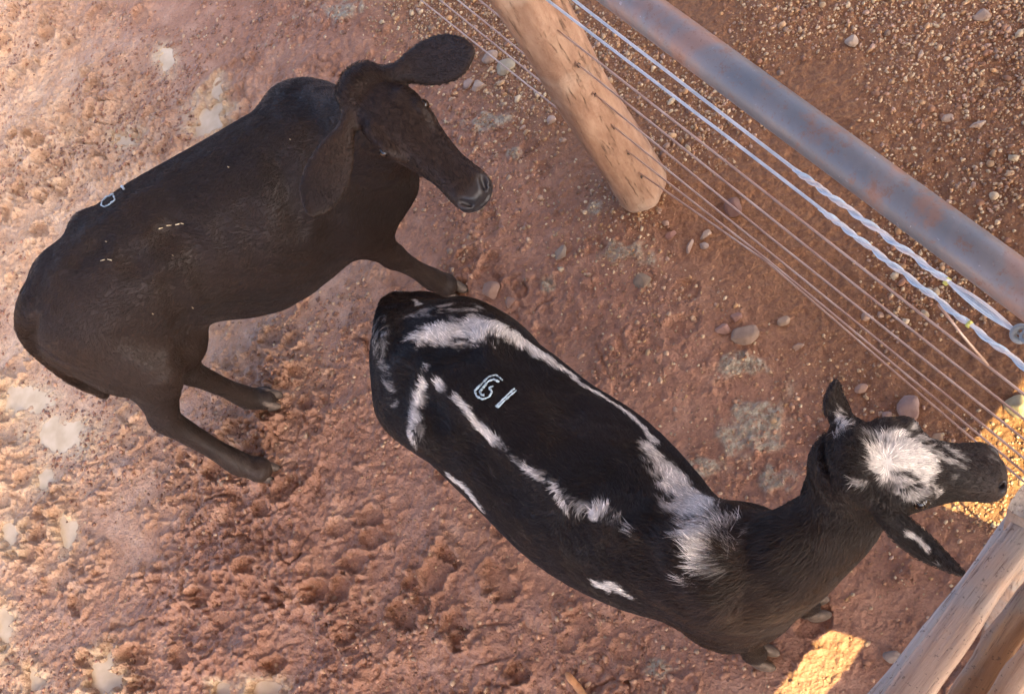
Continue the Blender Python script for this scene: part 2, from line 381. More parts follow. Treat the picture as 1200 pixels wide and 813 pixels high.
# short orange stick at the bottom edge
def tube(pts, rad, n=10, noise=0, seed=0, cap=True, ell=None, up=None):
    pts = [np.asarray(p, float) for p in pts]; rads = rad if hasattr(rad, '__len__') else [rad] * len(pts)
    V = []; Fc = []; r = np.random.default_rng(seed); m = len(pts); ref = None
    for i, p in enumerate(pts):
        t = nrm(pts[min(i + 1, m - 1)] - pts[max(i - 1, 0)])
        if ref is None:
            ref = np.cross(t, [0, 0, 1.]) if up is None else np.cross(t, up)
            if np.linalg.norm(ref) < .1: ref = np.cross(t, [1, 0, 0.])
        ref = nrm(ref - t * (ref @ t)); bi = np.cross(ref, t)
        for k in range(n):
            a = 2 * math.pi * k / n; rr = rads[i] * (1 + noise * r.normal())
            e = (1, 1) if ell is None else ell
            V.append(p + (ref * math.cos(a) * e[0] + bi * math.sin(a) * e[1]) * rr)
    for i in range(m - 1):
        for k in range(n):
            Fc.append([i * n + k, (i + 1) * n + k, (i + 1) * n + (k + 1) % n, i * n + (k + 1) % n])
    if cap: Fc.append(list(range(n))); Fc.append([(m - 1) * n + k for k in range(n)][::-1])
    return V, Fc
b = NB('orange_wood'); b.fin(b.ramp(b.noise(60, 4), [(.3, (.42, .17, .06)), (.7, (.62, .30, .12))]), .7, b.bump(b.noise(120, 3), .5, .003))
q0, q1 = P(664, 788, .02), P(690, 822, .02)
Vv, Ff = tube([q0 + (q1 - q0) * t + [0, 0, .004 * math.sin(t * 9)] for t in np.linspace(0, 1, 9)], [.007, .011, .012, .011, .0125, .012, .011, .012, .010], 10, .06, 3)
tag(mesh_obj('stick', Vv, Ff, b.m), 'short orange piece of stick on the mud at the bottom edge', 'stick')

# ---------------------------------------------------------------- post, wires, pipe
b = NB('post_wood')
vv = b.mapping((7, 7, 1.6)); gr = b.noise(5, 6, .65, vv); blot = b.noise(3.2, 5, .6); spk = b.noise(38, 5, .7)
c = b.ramp(gr, [(.3, (.25, .14, .085)), (.5, (.36, .215, .135)), (.7, (.46, .30, .195))])
c = b.mix(b.rng(blot, .55, .68, 0, .7), c, (.58, .46, .34))
c = b.mix(b.rng(b.noise(6, 5, .7), .60, .68, 0, .6), c, (.27, .14, .09))
c = b.mix(b.rng(spk, .62, .70, 0, .55), c, (.20, .12, .08))
crack = b.noise(9, 7, .75, b.mapping((6, 6, .7)), .5)
c = b.mix(b.rng(crack, .36, .42, .85, 0), c, (.13, .075, .05))
b.fin(c, .72, b.bump(b.noise(22, 7, .7), .8, .010, b.bump(b.rng(crack, .34, .44, 0, 1), .7, .008)), .35); postm = b.m
zs = np.linspace(-.12, 1.36, 64); NP = 40; V = []; Fc = []
top = P(600, 0, 1.15)
ax = np.array([-.025, .02])
for i, z in enumerate(zs):
    rr = .089 - .009 * z + .007 * math.exp(-((z + .02) / .10) ** 2)
    rr *= 1 - .14 * (1 - sstep(-.01, .05, z))
    c0 = base[:2] + ax * z
    for k in range(NP):
        a = 2 * math.pi * k / NP
        n_ = .005 * math.sin(3 * a + z * 2) + .003 * math.sin(5 * a - z * 5) + .004 * math.sin(z * 8.3 + a) + .0016 * float(lattice_noise(np.array([a * 3.]), np.array([z * 9.]), 1, 81)[0])
        V.append((c0[0] + (rr + n_) * math.cos(a), c0[1] + (rr + n_) * math.sin(a), z))
for i in range(len(zs) - 1):
    for k in range(NP): Fc.append([i * NP + k, i * NP + (k + 1) % NP, (i + 1) * NP + (k + 1) % NP, (i + 1) * NP + k])
Fc.append([(len(zs) - 1) * NP + k for k in range(NP)])
post = empty('fence_post', (base[0], base[1], 0)); tag(post, 'thick round tan wooden fence post with the wires threaded through it', 'post')
V = np.array(V) - [base[0], base[1], 0]; mesh_obj('trunk', V, Fc, postm, post)
b = NB('dark_hole'); b.fin((.03, .018, .012), .9); holem = b.m
b = NB('wire'); b.fin(b.ramp(b.noise(9, 4, .6), [(.3, (.34, .20, .14)), (.55, (.48, .34, .26)), (.75, (.60, .50, .42))]), .42, b.bump(b.noise(260, 2), .4, .001), .6); wirem = b.m
b.p.inputs['Metallic'].default_value = .35
b = NB('pale_wire'); b.fin(b.ramp(b.noise(14, 4, .6), [(.35, (.36, .42, .48)), (.55, (.50, .55, .60)), (.75, (.64, .66, .68))]), .4, b.bump(b.noise(200, 2), .4, .001), .6); pwirem = b.m
def surf_hit(a, d):
    """where a ray meets the post from outside"""
    c0 = base[:2] + ax * a[2]; R_ = .089 - .009 * a[2] + .002
    o2 = a[:2] - c0; A = d[:2] @ d[:2]; B = 2 * o2 @ d[:2]; Cc = o2 @ o2 - R_ ** 2; t = (-B - math.sqrt(max(B * B - 4 * A * Cc, 0))) / (2 * A)
    return a + d * t
WZ = [(.165, .20, .36, .34), (.26, .33, .40, .41), (.42, .46, .50, .51), (.63, .64, .63, .64), (.77, .77, .77, .77), (.91, .91, .91, .91), (1.065,) * 4, (1.18,) * 4]
WL = ['lowest wire of the fence, running tight beside the next one down to the right', 'second lowest fence wire, closing in on the lowest one at the right',
      'third fence wire from the ground, entering the post at the middle hole', 'fourth fence wire from the ground, just above the three that reach left of the post',
      'fifth fence wire from the ground, leaving the topmost visible hole of the post', 'third wire below the pipe, a plain wire crossing the post near the top edge',
      'second wire below the pipe, wrapped in pale blue twisted strand at its right end', 'uppermost fence wire, next to the pipe, wrapped in pale blue and white twisted strand']
FPX = [[(482, 0), (737, 194), (900, 308), (1123, 500)], [(515, 0), (712, 159), (900, 305), (1136, 500)], [(536, 0), (685, 121), (900, 294), (1155, 500)],
       [(658, 79), (900, 276), (1182, 500)], [(625, 34), (900, 253), (1200, 491)], [(608, 0), (900, 228), (1200, 462)], [(641, 0), (904, 200), (1200, 429)], [(672, 0), (933, 200), (1191, 388)]]
wires = []
for wi, pxs in enumerate(FPX):
    pts = [FP(*q) for q in pxs]
    d0 = nrm(pts[1] - pts[0]); d1 = nrm(pts[-1] - pts[-2])
    far = base[2] * 0; L0 = 3.5; L1 = 2.2
    if wi >= 3: d0 = fd * 1.0
    if wi < 3: d1 = fd * 1.0
    pts = [pts[0] - np.array([fd[0], fd[1], 0 if wi else -.0]) * L0] + pts + [pts[-1] + np.array([fd[0], fd[1], 0]) * L1]
    if wi == 0: pts[0][2] = max(pts[0][2], .0) + .02; pts[1][2] = max(pts[1][2], .02)
    dense = []
    for a, c_ in zip(pts[:-1], pts[1:]):
        nseg = max(2, int(np.linalg.norm(c_ - a) / .12)); dense += [a + (c_ - a) * t for t in np.linspace(0, 1, nseg, endpoint=False)]
    dense.append(pts[-1]); r = np.random.default_rng(wi)
    dense = [p + [0, 0, .0004 * r.normal()] for p in dense]
    e = empty('fence_wire', tuple(base + [0, 0, pts[2][2]])); tag(e, WL[wi], 'wire', 'wires of the fence')
    Vv, Ff = tube(dense, .0034 if wi > 5 else .0028, 8); keep(mesh_obj('strand', Vv, Ff, pwirem if wi > 5 else wirem), e); wires.append((e, pts))
for wi in range(5):                                                # each wire leaves the post through a drilled hole
    pts = wires[wi][1]; k = 2 if wi < 3 else 1
    z0 = pts[k][2] if wi < 3 else pts[1][2]
    q = surf_hit(np.array([base[0] + fd[0] * 1.0, base[1] + fd[1] * 1.0, z0]), np.array([-fd[0], -fd[1], 0]))
    nn = nrm([q[0] - base[0], q[1] - base[1], 0]); tt = np.cross([0, 0, 1.], nn); rr = .0075
    r = np.random.default_rng(wi); V = [q + nn * .0018]
    V += [q + nn * .0005 + (tt * math.cos(a) * .8 + np.array([0, 0, 1]) * math.sin(a) * 1.3) * rr * r.uniform(.6, 1.2) for a in np.linspace(0, 6.283, 14, endpoint=False)]
    keep(mesh_obj('wire_hole', V, [[0, 1 + m, 1 + (m + 1) % 14] for m in range(14)], holem, smooth=False), post)
# blue twisted strand on the two upper wires
b = NB('blue_strand'); b.fin(b.ramp(b.noise(30, 3), [(.35, (.38, .50, .60)), (.6, (.58, .68, .74))]), .45, None, .5); bluem = b.m
b = NB('white_strand'); b.fin(b.ramp(b.noise(40, 3), [(.35, (.50, .48, .47)), (.6, (.66, .64, .62))]), .5, None, .5); whitem = b.m
b = NB('yellow_tape'); b.fin((.50, .50, .12), .5); yelm = b.m
def helix(a, c_, R_, r_, ph, pitch, mat, par, name='twisted_strand', flare=0):
    L = np.linalg.norm(c_ - a); d = (c_ - a) / L; u = nrm(np.cross(d, [0, 0, 1])); w = np.cross(u, d); n = int(L / .006)
    pts = []
    for k in range(n + 1):
        t = k / n; th = ph + 2 * math.pi * t * L / pitch; rr = R_ * min(1, t * 14 + .25)
        pts.append(a + d * L * t + (u * math.cos(th) + w * math.sin(th)) * rr)
    Vv, Ff = tube(pts, r_, 6); keep(mesh_obj(name, Vv, Ff, mat), par)
eA, pA = wires[7]; eB, pB = wires[6]
for (e, a, c_) in ((eA, FP(930, 198), FP(1112, 331)), (eB, FP(960, 244), FP(1230, 453))):
    helix(a, c_, .0040, .0032, 0, .085, bluem, e); helix(a, c_, .0038, .0026, 2.3, .079, whitem, e); helix(a, c_, .0040, .0028, 4.2, .085, whitem, e)
a, c_ = FP(1112, 331), FP(1190, 388)
for k in range(4):                                                 # the frayed end opening towards the insulator
    sp = np.array([0, 0, 1]) * (.012 * (k - 1.5)); mpt = (a + c_) / 2 + sp + fn * .008 * (-1) ** k
    pts = [(1 - t) ** 2 * a + 2 * t * (1 - t) * mpt + t * t * c_ for t in np.linspace(0, 1, 14)]
    Vv, Ff = tube(pts, .0026, 6); keep(mesh_obj('loose_strand', Vv, Ff, whitem if k % 2 else bluem), eA)
for q_, r_ in ((FP(1110, 330), .0086), (FP(1136, 380), .0083)):
    Vv, Ff = tube([q_ - fd * .004, q_ + fd * .003], r_ * .85, 12); keep(mesh_obj('tape', Vv, Ff, yelm), eA if q_[2] > 1.12 else eB)
# loose tie running from the second wire down to the fifth
a, c_ = FP(1100, 357), FP(1158, 428)
e = empty('tie_wire', tuple(a)); tag(e, 'slack dark tie wire slanting between two of the upper fence wires', 'wire')
Vv, Ff = tube([a, a + (c_ - a) * .5 + [0, 0, -.008], c_], .0028, 8); keep(mesh_obj('strand', Vv, Ff, wirem), e)
# ring insulator
b = NB('grey_plastic'); b.fin((.20, .23, .24), .4); ringm = b.m
def torus(c0, n_, R_, r_, N1=28, N2=10):
    n_ = nrm(n_); u = nrm(np.cross(n_, [0, 0, 1.])) if abs(n_[2]) < .9 else np.array([1., 0, 0]); w = np.cross(n_, u); V = []; Fc = []
    for i in range(N1):
        a = 2 * math.pi * i / N1; rd = u * math.cos(a) + w * math.sin(a)
        for j in range(N2):
            t = 2 * math.pi * j / N2; V.append(c0 + rd * (R_ + r_ * math.cos(t)) + n_ * r_ * math.sin(t))
    for i in range(N1):
        for j in range(N2): Fc.append([i * N2 + j, ((i + 1) % N1) * N2 + j, ((i + 1) % N1) * N2 + (j + 1) % N2, i * N2 + (j + 1) % N2])
    return V, Fc
ci = FP(1196, 391); e = empty('insulator', tuple(ci)); tag(e, 'grey ring insulator at the end of the uppermost wire, right edge', 'insulator')
Vv, Ff = torus(ci, raydir(1196, 391), .012, .0055); keep(mesh_obj('ring', Vv, Ff, ringm), e)
Vv, Ff = torus(ci + fd * .014 + [0, 0, .012], raydir(1196, 391) + fd * .6, .010, .004); keep(mesh_obj('clip', Vv, Ff, ringm), e)

b = NB('rusty_pipe')
blot = b.noise(3.0, 5, .62, dist=.4); blot2 = b.noise(11, 6, .7); fleck = b.noise(75, 4, .7)
c = b.ramp(blot, [(.36, (.15, .17, .19)), (.47, (.21, .21, .215)), (.55, (.30, .20, .16)), (.70, (.35, .21, .15))])
c = b.mix(b.rng(blot2, .57, .68, 0, .7), c, (.27, .155, .105))
c = b.mix(b.rng(b.noise(30, 7, .8), .56, .62, 0, .55), c, (.22, .115, .07))
c = b.mix(b.rng(fleck, .66, .72, 0, .7), c, (.55, .58, .62))
c = b.mix(b.rng(b.noise(150, 3, .7), .6, .7, 0, .5), c, (.16, .09, .06))
b.fin(c, b.rng(blot2, .3, .7, .36, .62), b.bump(b.noise(90, 6, .7), .35, .002), .5); b.p.inputs['Metallic'].default_value = .3
pipem = b.m
ma, mb_ = FP(745, 0), FP(1200, 338); zp = 1.39
a = np.array([*ma[:2], zp]) - fd * 3.2; c_ = np.array([*mb_[:2], zp]) + fd * 2.4
Vv, Ff = tube([a + (c_ - a) * t for t in np.linspace(0, 1, 40)], .0368, 40)
e = empty('metal_pipe', tuple((a + c_) / 2)); tag(e, 'long blue-grey steel pipe with rust patches, top rail of the wire fence', 'pipe')
keep(mesh_obj('pipe_tube', Vv, Ff, pipem), e)
# the next two fence posts of the run stand outside the frame
for k, sd in enumerate((-2.5, 2.65)):
    p2 = base + fd * sd
    Vv, Ff = tube([p2 + [0, 0, z] for z in np.linspace(-.1, 1.36, 20)], .085, 24, .012, k)
    tag(mesh_obj('fence_post', Vv, Ff, postm), ['wooden fence post past the upper left end of the wires', 'wooden fence post past the lower right end of the wires'][k], 'post', )

# ---------------------------------------------------------------- wooden rails by the camera
def wood(name, c1, c2, c3, grey=(.36, .33, .31)):
    b = NB(name)
    vv = b.mapping((1.4, 22, 22)); g1 = b.noise(3, 7, .7, vv, .6); g2 = b.noise(9, 5, .7, vv); bl = b.noise(7, 4, .6)
    c = b.ramp(g1, [(.3, c1), (.5, c2), (.7, c3)])
    c = b.mix(b.rng(bl, .46, .60, 0, .85), c, b.ramp(g2, [(.3, tuple(x * .62 for x in grey)), (.65, grey)]))
    c = b.mix(b.rng(b.noise(120, 3, .8), .60, .66, 0, .65), c, (.07, .055, .045))
    c = b.mix(b.rng(g2, .36, .42, .7, 0), c, (.09, .055, .04))
    b.fin(c, .78, b.bump(g2, .6, .004, b.bump(b.noise(60, 5), .3, .002)), .3); return b.m
wA = wood('weathered_wood', (.22, .15, .11), (.34, .25, .185), (.43, .325, .25), (.33, .31, .28))
wB = wood('grey_wood', (.22, .20, .18), (.33, .31, .29), (.43, .41, .38), (.36, .35, .33))
wC = wood('brown_wood', (.19, .11, .065), (.30, .18, .105), (.40, .25, .15), (.30, .26, .22))
def rail(p0, p1, w0, w1, th, mat, label, seed, lo=-.55, hi=.6, roll=0, wane=.12):
    """a sawn slab between two measured points (world), half width w0..w1"""
    p0 = np.array(p0); p1 = np.array(p1); L = np.linalg.norm(p1 - p0); d = (p1 - p0) / L
    side = nrm(np.cross(d, [0, 0, 1])); up = np.cross(side, d); side, up = side * math.cos(roll) + up * math.sin(roll), up * math.cos(roll) - side * math.sin(roll)
    r = np.random.default_rng(seed); prof = []
    for a in np.linspace(0, 2 * math.pi, 28, endpoint=False):
        ca, sa = math.cos(a), math.sin(a); k = (abs(ca) ** 9 + abs(sa) ** 9) ** (-1 / 9); prof.append((ca * k, sa * k))
    V = []; Fc = []; n = 60; m = len(prof)
    for i in range(n):
        t = lo + (1 + hi - lo) * i / (n - 1); c0 = L * t; w = w0 + (w1 - w0) * t
        wob = .0035 * math.sin(2.3 * t + seed) + .001 * math.sin(9 * t + seed * 2)
        for j, (x, y) in enumerate(prof):
            e = 1 + .02 * float(lattice_noise(np.array([t * 3 + seed]), np.array([j * .35]), 1, 90 + seed)[0])
            V.append([c0, (w * e * x + wob), th * y * e * (1 - wane * (x * x))])
    for i in range(n - 1):
        for j in range(m): Fc.append([i * m + j, (i + 1) * m + j, (i + 1) * m + (j + 1) % m, i * m + (j + 1) % m])
    Fc.append(list(range(m))[::-1]); Fc.append([(n - 1) * m + j for j in range(m)])
    o = mesh_obj('wooden_rail', V, Fc, mat); o.matrix_world = Matrix([[d[0], side[0], up[0], p0[0]], [d[1], side[1], up[1], p0[1]], [d[2], side[2], up[2], p0[2]], [0, 0, 0, 1]])
    tag(o, label, 'rail', 'wooden rails at the lower right'); return o
def pxw(px, py, z, n): return n * np.linalg.norm(P(px + 10, py, z) - P(px, py, z)) / 10
rail(P(1066, 790, 1.66), P(1190, 620, 1.66), pxw(1100, 750, 1.66, 26), pxw(1190, 640, 1.66, 17), .016, wB, 'mottled grey weathered rail, the outermost one beside the pied calf\'s ear', 1, -2.6, .05, 0)
rail(P(1072, 800, 1.74), P(1178, 660, 1.74), pxw(1072, 800, 1.74, 24), pxw(1178, 660, 1.74, 21), .017, wA, 'pinkish brown and grey split rail lying over the grey one', 2, -2.6, .75, .1)
rail(P(1145, 800, 1.58), P(1200, 718, 1.58), pxw(1145, 800, 1.58, 23), pxw(1200, 720, 1.58, 20), .018, wC, 'brown rail in the middle of the row, behind a dark gap', 3, -6.5, 2.2, -.1)
rail(P(1180, 815, 1.68), P(1225, 752, 1.68), pxw(1180, 810, 1.68, 17), pxw(1200, 780, 1.68, 16), .017, wA, 'orange-tinged grey rail near the right edge', 4, -6.5, 2.2, .15)
rail(P(1217, 830, 1.62), P(1262, 770, 1.62), pxw(1210, 815, 1.62, 17), pxw(1230, 800, 1.62, 15), .016, wC, 'last brown rail in the lower right corner', 5, -6.5, 2.2, 0)
# the post that carries their ends, by the pied calf's muzzle
def sq_post(c0, hw, z0, z1, mat, label, ang, seed):
    r = np.random.default_rng(seed); V = []; Fc = []; prof = []
    for a in np.linspace(0, 2 * math.pi, 24, endpoint=False):
        k = (abs(math.cos(a)) ** 7 + abs(math.sin(a)) ** 7) ** (-1 / 7); prof.append((math.cos(a) * k * hw, math.sin(a) * k * hw))
    zz = np.linspace(0, z1 - z0, 24)
    for z in zz:
        for j, (x, y) in enumerate(prof):
            e = 1 + .02 * r.normal() * .5; V.append([z, x * e, y * e])
    m = len(prof)
    for i in range(len(zz) - 1):
        for j in range(m): Fc.append([i * m + j, (i + 1) * m + j, (i + 1) * m + (j + 1) % m, i * m + (j + 1) % m])
    Fc.append([(len(zz) - 1) * m + j for j in range(m)]); Fc.append(list(range(m))[::-1])
    o = mesh_obj('wooden_post', V, Fc, mat); u = np.array([math.cos(ang), math.sin(ang), 0]); w = np.cross([0, 0, 1.], u)
    o.matrix_world = Matrix([[0, u[0], w[0], c0[0]], [0, u[1], w[1], c0[1]], [1, 0, 0, z0], [0, 0, 0, 1]])
    tag(o, label, 'post'); return o
pp = P(1209, 590, 1.80)
sq_post(pp, .019, -.1, 1.80, wA, 'square reddish post end at the right edge in front of the calf\'s muzzle', .9, 1)
pe = np.array([-.36, -.34]); sq_post((pe[0], pe[1]), .035, -.1, 1.78, wC, 'square post holding the near ends of the rails, below the frame', .9, 2)

# ---------------------------------------------------------------- added shade sheets and boards that shape the sunlight (invented, out of view)
b = NB('tin'); b.fin(b.ramp(b.noise(2.5, 5), [(.35, (.38, .36, .34)), (.65, (.50, .48, .46))]), .5, None, .5); b.p.inputs['Metallic'].default_value = .6; tinm = b.m
RZ = 4.3
shift = SUN_H * RZ / math.tan(SUN_EL)
def sheet(poly, z, name, label, th=.03, mat=None):
    pts = [np.array(p) + SUN_H * z / math.tan(SUN_EL) for p in poly]; n = len(pts)
    V = [(*p, z) for p in pts] + [(*p, z + th) for p in pts]
    Fc = [list(range(n))[::-1], [n + k for k in range(n)]] + [[k, (k + 1) % n, n + (k + 1) % n, n + k] for k in range(n)]
    o = mesh_obj(name, V, Fc, mat or tinm, smooth=False); tag(o, label, 'shade_sheet'); return o
# ground outlines of the shadows: the two invented sheets leave a slit open, a board crosses it
sd_ = nrm(spot(1200, 440) - spot(910, 813)); L_a = spot(941, 775); L_b = spot(1010, 785)
def along(p, t): return p + sd_ * t
perp = np.array([-sd_[1], sd_[0]])
lft = [along(L_a, -2.6), along(L_a, 1.05), along(L_a, 1.05) + perp * 0, ]
R_far = 6.7
endc = spot(1200, 432)
t_end = (endc - L_a) @ sd_
G = .22                                                             # the slit between the sheets is wider than the patch; the added boards trim it
polyL = [along(L_a, -3.2) + perp * G, along(L_a, 5.0) + perp * G, along(L_a, 5.0) + perp * R_far, along(L_a, -3.2) + perp * R_far]
polyR = [along(L_b, -3.2) - perp * .30, along(L_b, -3.2) - perp * 5, along(L_b, 5.0) - perp * 5, along(L_b, 5.0) - perp * .30]
sheet(polyL, RZ, 'shade_sheet', 'tin sheet added over the camera to shade the calves, outside the frame')
sheet(polyR, RZ - .06, 'shade_sheet', 'second added shade sheet beyond a narrow slit, outside the frame')
BZ = .62
def board(poly, dz, label): return tag(sheet(poly, BZ + dz, 'shade_board', label, .025, wC), label, 'board')  # unseen boards invented to cut the edges of the sunlit patches
board([along(L_a, -1.6), along(L_a, 2.2), along(L_a, 2.2) + perp * .32, along(L_a, -1.6) + perp * .32], 0, 'board added to trim the near side of the light slit, outside the frame')
b1, b2 = spot(972, 737), spot(1032, 757); dd_ = nrm(b2 - b1); c1_, c2_ = spot(1115, 600), spot(1165, 617); de_ = nrm(c2_ - c1_)
tb_ = (spot(1150, 612) - L_b) @ sd_
board([along(L_b, -1.6), along(L_b, -1.6) - perp * .45, along(L_b, tb_) - perp * .45, along(L_b, tb_)], -.03, 'board added to trim the far side of the light slit, outside the frame')
board([b1 - dd_ * .12, b2 + dd_ * .12, c2_ + de_ * .45, c1_ - de_ * .12], .04, 'short wide board added to cast a dark band across the light slit, outside the frame')
endp = spot(1195, 428); board([endp - perp * .5, endp + perp * .5, endp + perp * .5 + sd_ * 1.4, endp - perp * .5 + sd_ * 1.4], .04, 'board added to close the end of the light slit, outside the frame')

for k, (t, q) in enumerate(((-.9, .24), (.5, .24), (1.7, .24), (-.9, -.36), (tb_ - .15, -.36))):  # stumps added only to hold up the invented boards
    e_ = along(L_a if q > 0 else L_b, t) + perp * q + SUN_H * BZ / math.tan(SUN_EL)
    if abs(e_[0]) < .1 and e_[1] > -.1: continue
    sq_post((e_[0], e_[1]), .03, -.05, BZ - .04, wC, ['first', 'second', 'third', 'fourth', 'fifth'][k] + ' short timber stump added to carry the invented shade boards, outside the frame', .9, 20 + k)
print('setting', round(time.time() - T0, 1))
#CALVES
# ---------------------------------------------------------------- calves
VH = .0050
def catmull(K, sub=5):
    """dense stations from key stations (each a flat array)"""
    K = np.array(K, float); n = len(K); out = []
    for i in range(n - 1):
        p0, p1, p2, p3 = K[max(i - 1, 0)], K[i], K[i + 1], K[min(i + 2, n - 1)]
        for t in np.linspace(0, 1, sub, endpoint=False):
            out.append(.5 * ((2 * p1) + (-p0 + p2) * t + (2 * p0 - 5 * p1 + 4 * p2 - p3) * t * t + (-p0 + 3 * p1 - 3 * p2 + p3) * t ** 3))
    out.append(K[-1]); return np.array(out)
def seg_d(Q, A, B):
    """A,B stations: pos3, up3, w, hu, hd, tangent3 -> pseudo distance of Q (n,3) to the swept oval between them"""
    a, b_ = A[:3], B[:3]; ab = b_ - a; L2 = ab @ ab + 1e-12
    q = Q - a; u = np.clip(q @ ab / L2, 0, 1)[:, None]; q = q - u * ab
    T = A[9:12] * (1 - u) + B[9:12] * u; T /= np.linalg.norm(T, axis=1, keepdims=True)
    Uv = A[3:6] * (1 - u) + B[3:6] * u; Uv = Uv - T * (Uv * T).sum(1, keepdims=True); Uv /= np.linalg.norm(Uv, axis=1, keepdims=True) + 1e-9
    Lt = np.cross(T, Uv); ax_ = (q * T).sum(1); l = (q * Lt).sum(1); v = (q * Uv).sum(1); u = u[:, 0]
    w = A[6] + (B[6] - A[6]) * u; hu = A[7] + (B[7] - A[7]) * u; hd = A[8] + (B[8] - A[8]) * u
    h = np.where(v > 0, hu, hd); m = np.minimum(w, h)
    return (np.sqrt((l / w) ** 2 + (v / h) ** 2 + (ax_ / m) ** 2) - 1) * m
def chain_d(Q, st):
    d = np.full(len(Q), 9.0)
    for A, B in zip(st[:-1], st[1:]): d = np.minimum(d, seg_d(Q, A, B))
    return d
class Body:
    def __init__(s): s.ch = []                                     # (stations, k, sign, flow, hairlen)
    def add(s, keys, k=.03, sign=1, flow=None, hl=1.0, sub=5):
        st = catmull(keys, sub); st[:, 6:9] = np.maximum(st[:, 6:9], .003)
        t = np.gradient(st[:, :3], axis=0); t /= np.linalg.norm(t, axis=1, keepdims=True) + 1e-9
        par = np.abs((t * st[:, 3:6]).sum(1)) / (np.linalg.norm(st[:, 3:6], axis=1) + 1e-9) > .97
        if par.any(): st[:, 3:6] = np.array([t[0, 1] + .5, -t[0, 0] + .2, 0])
        st = np.hstack([st, t]); s.ch.append((st, k, sign, flow, hl)); return st
    def at(s, Q):
        """signed field at the points Q"""
        D = np.full(len(Q), .2)
        for st, k, sign, flow, hl in s.ch:
            R = np.max(st[:, 6:9]) + k + .04; I = np.where(np.all((Q > st[:, :3].min(0) - R) & (Q < st[:, :3].max(0) + R), 1))[0]
            if not len(I): continue
            q = Q[I]; d = np.full(len(I), .5)
            for A, B in zip(st[:-1], st[1:]):
                r_ = max(A[6:9].max(), B[6:9].max()) + k + .04
                m_ = np.where(np.all((q > np.minimum(A[:3], B[:3]) - r_) & (q < np.maximum(A[:3], B[:3]) + r_), 1))[0]
                if len(m_): d[m_] = np.minimum(d[m_], seg_d(q[m_], A, B))
            D0 = D[I]
            if sign > 0:
                hh = np.clip(.5 + .5 * (D0 - d) / k, 0, 1); D[I] = D0 * (1 - hh) + d * hh - k * hh * (1 - hh)
            else:
                hh = np.clip(.5 - .5 * (D0 + d) / k, 0, 1); D[I] = D0 * (1 - hh) - d * hh + k * hh * (1 - hh)
        return D
    def field(s, lo, hi, h):
        """coarse pass first, then only the cells near the skin on the fine grid"""
        f = 5; H_ = h * f; n = np.ceil((hi - lo) / H_).astype(int) + 1
        g = np.stack(np.meshgrid(*[lo[i] + H_ * np.arange(n[i]) for i in range(3)], indexing='ij'), -1)
        Dc = s.at(g.reshape(-1, 3)).reshape(n)
        D = np.repeat(np.repeat(np.repeat(Dc, f, 0), f, 1), f, 2).astype(np.float32); nf = n * f
        off = (f - 1) // 2                                          # block centre sits on the coarse sample
        o2 = lo - off * h
        blk = np.argwhere(np.abs(Dc) < H_ * 1.35); sub_ = np.stack(np.meshgrid(*[np.arange(f)] * 3, indexing='ij'), -1).reshape(-1, 3)
        ix = (blk[:, None, :] * f + sub_[None]).reshape(-1, 3); D[tuple(ix.T)] = s.at(o2 + h * ix)
        return D, o2
def surface_nets(D, lo, h):
    s_ = D < 0
    c = [s_[i:s_.shape[0] - 1 + i, j:s_.shape[1] - 1 + j, k:s_.shape[2] - 1 + k] for i in (0, 1) for j in (0, 1) for k in (0, 1)]
    tot = sum(x.astype(np.int8) for x in c); act = (tot > 0) & (tot < 8)
    cell = np.argwhere(act); vid = np.full(act.shape, -1, np.int32); vid[act] = np.arange(len(cell))
    corners = np.array([(i, j, k) for i in (0, 1) for j in (0, 1) for k in (0, 1)])
    val = np.stack([D[tuple((cell + o).T)] for o in corners], 1)
    acc = np.zeros((len(cell), 3)); cnt = np.zeros(len(cell))
    for a in range(8):
        for b_ in range(a + 1, 8):
            if np.abs(corners[a] - corners[b_]).sum() != 1: continue
            va, vb = val[:, a], val[:, b_]; m = (va < 0) != (vb < 0); t = np.where(m, va / np.where(m, va - vb, 1), 0)
            p = corners[a] + t[:, None] * (corners[b_] - corners[a]); acc[m] += p[m]; cnt[m] += 1
    V = lo + h * (cell + acc / cnt[:, None])
    Q = []
    for ax_ in range(3):
        o = [0, 0, 0]; o[ax_] = 1; a0 = s_[tuple(slice(0, s_.shape[i] - o[i]) for i in range(3))]; a1 = s_[tuple(slice(o[i], None) for i in range(3))]
        e = np.argwhere(a0 != a1); u, w = [(1, 2), (2, 0), (0, 1)][ax_]
        ok = (e[:, u] > 0) & (e[:, w] > 0) & (e[:, u] < act.shape[u]) & (e[:, w] < act.shape[w]) & (e[:, ax_] < act.shape[ax_]); e = e[ok]
        du = np.zeros(3, int); du[u] = 1; dw = np.zeros(3, int); dw[w] = 1
        q = np.stack([vid[tuple((e - du - dw).T)], vid[tuple((e - dw).T)], vid[tuple(e.T)], vid[tuple((e - du).T)]], 1)
        fl = ~s_[tuple(e.T)]; q[fl] = q[fl][:, ::-1]; Q.append(q)
    Q = np.concatenate(Q); return V, Q[(Q >= 0).all(1)]
def S3(p, up, w, hu, hd=None):
    return list(p) + list(up) + [w, hu, hu if hd is None else hd]

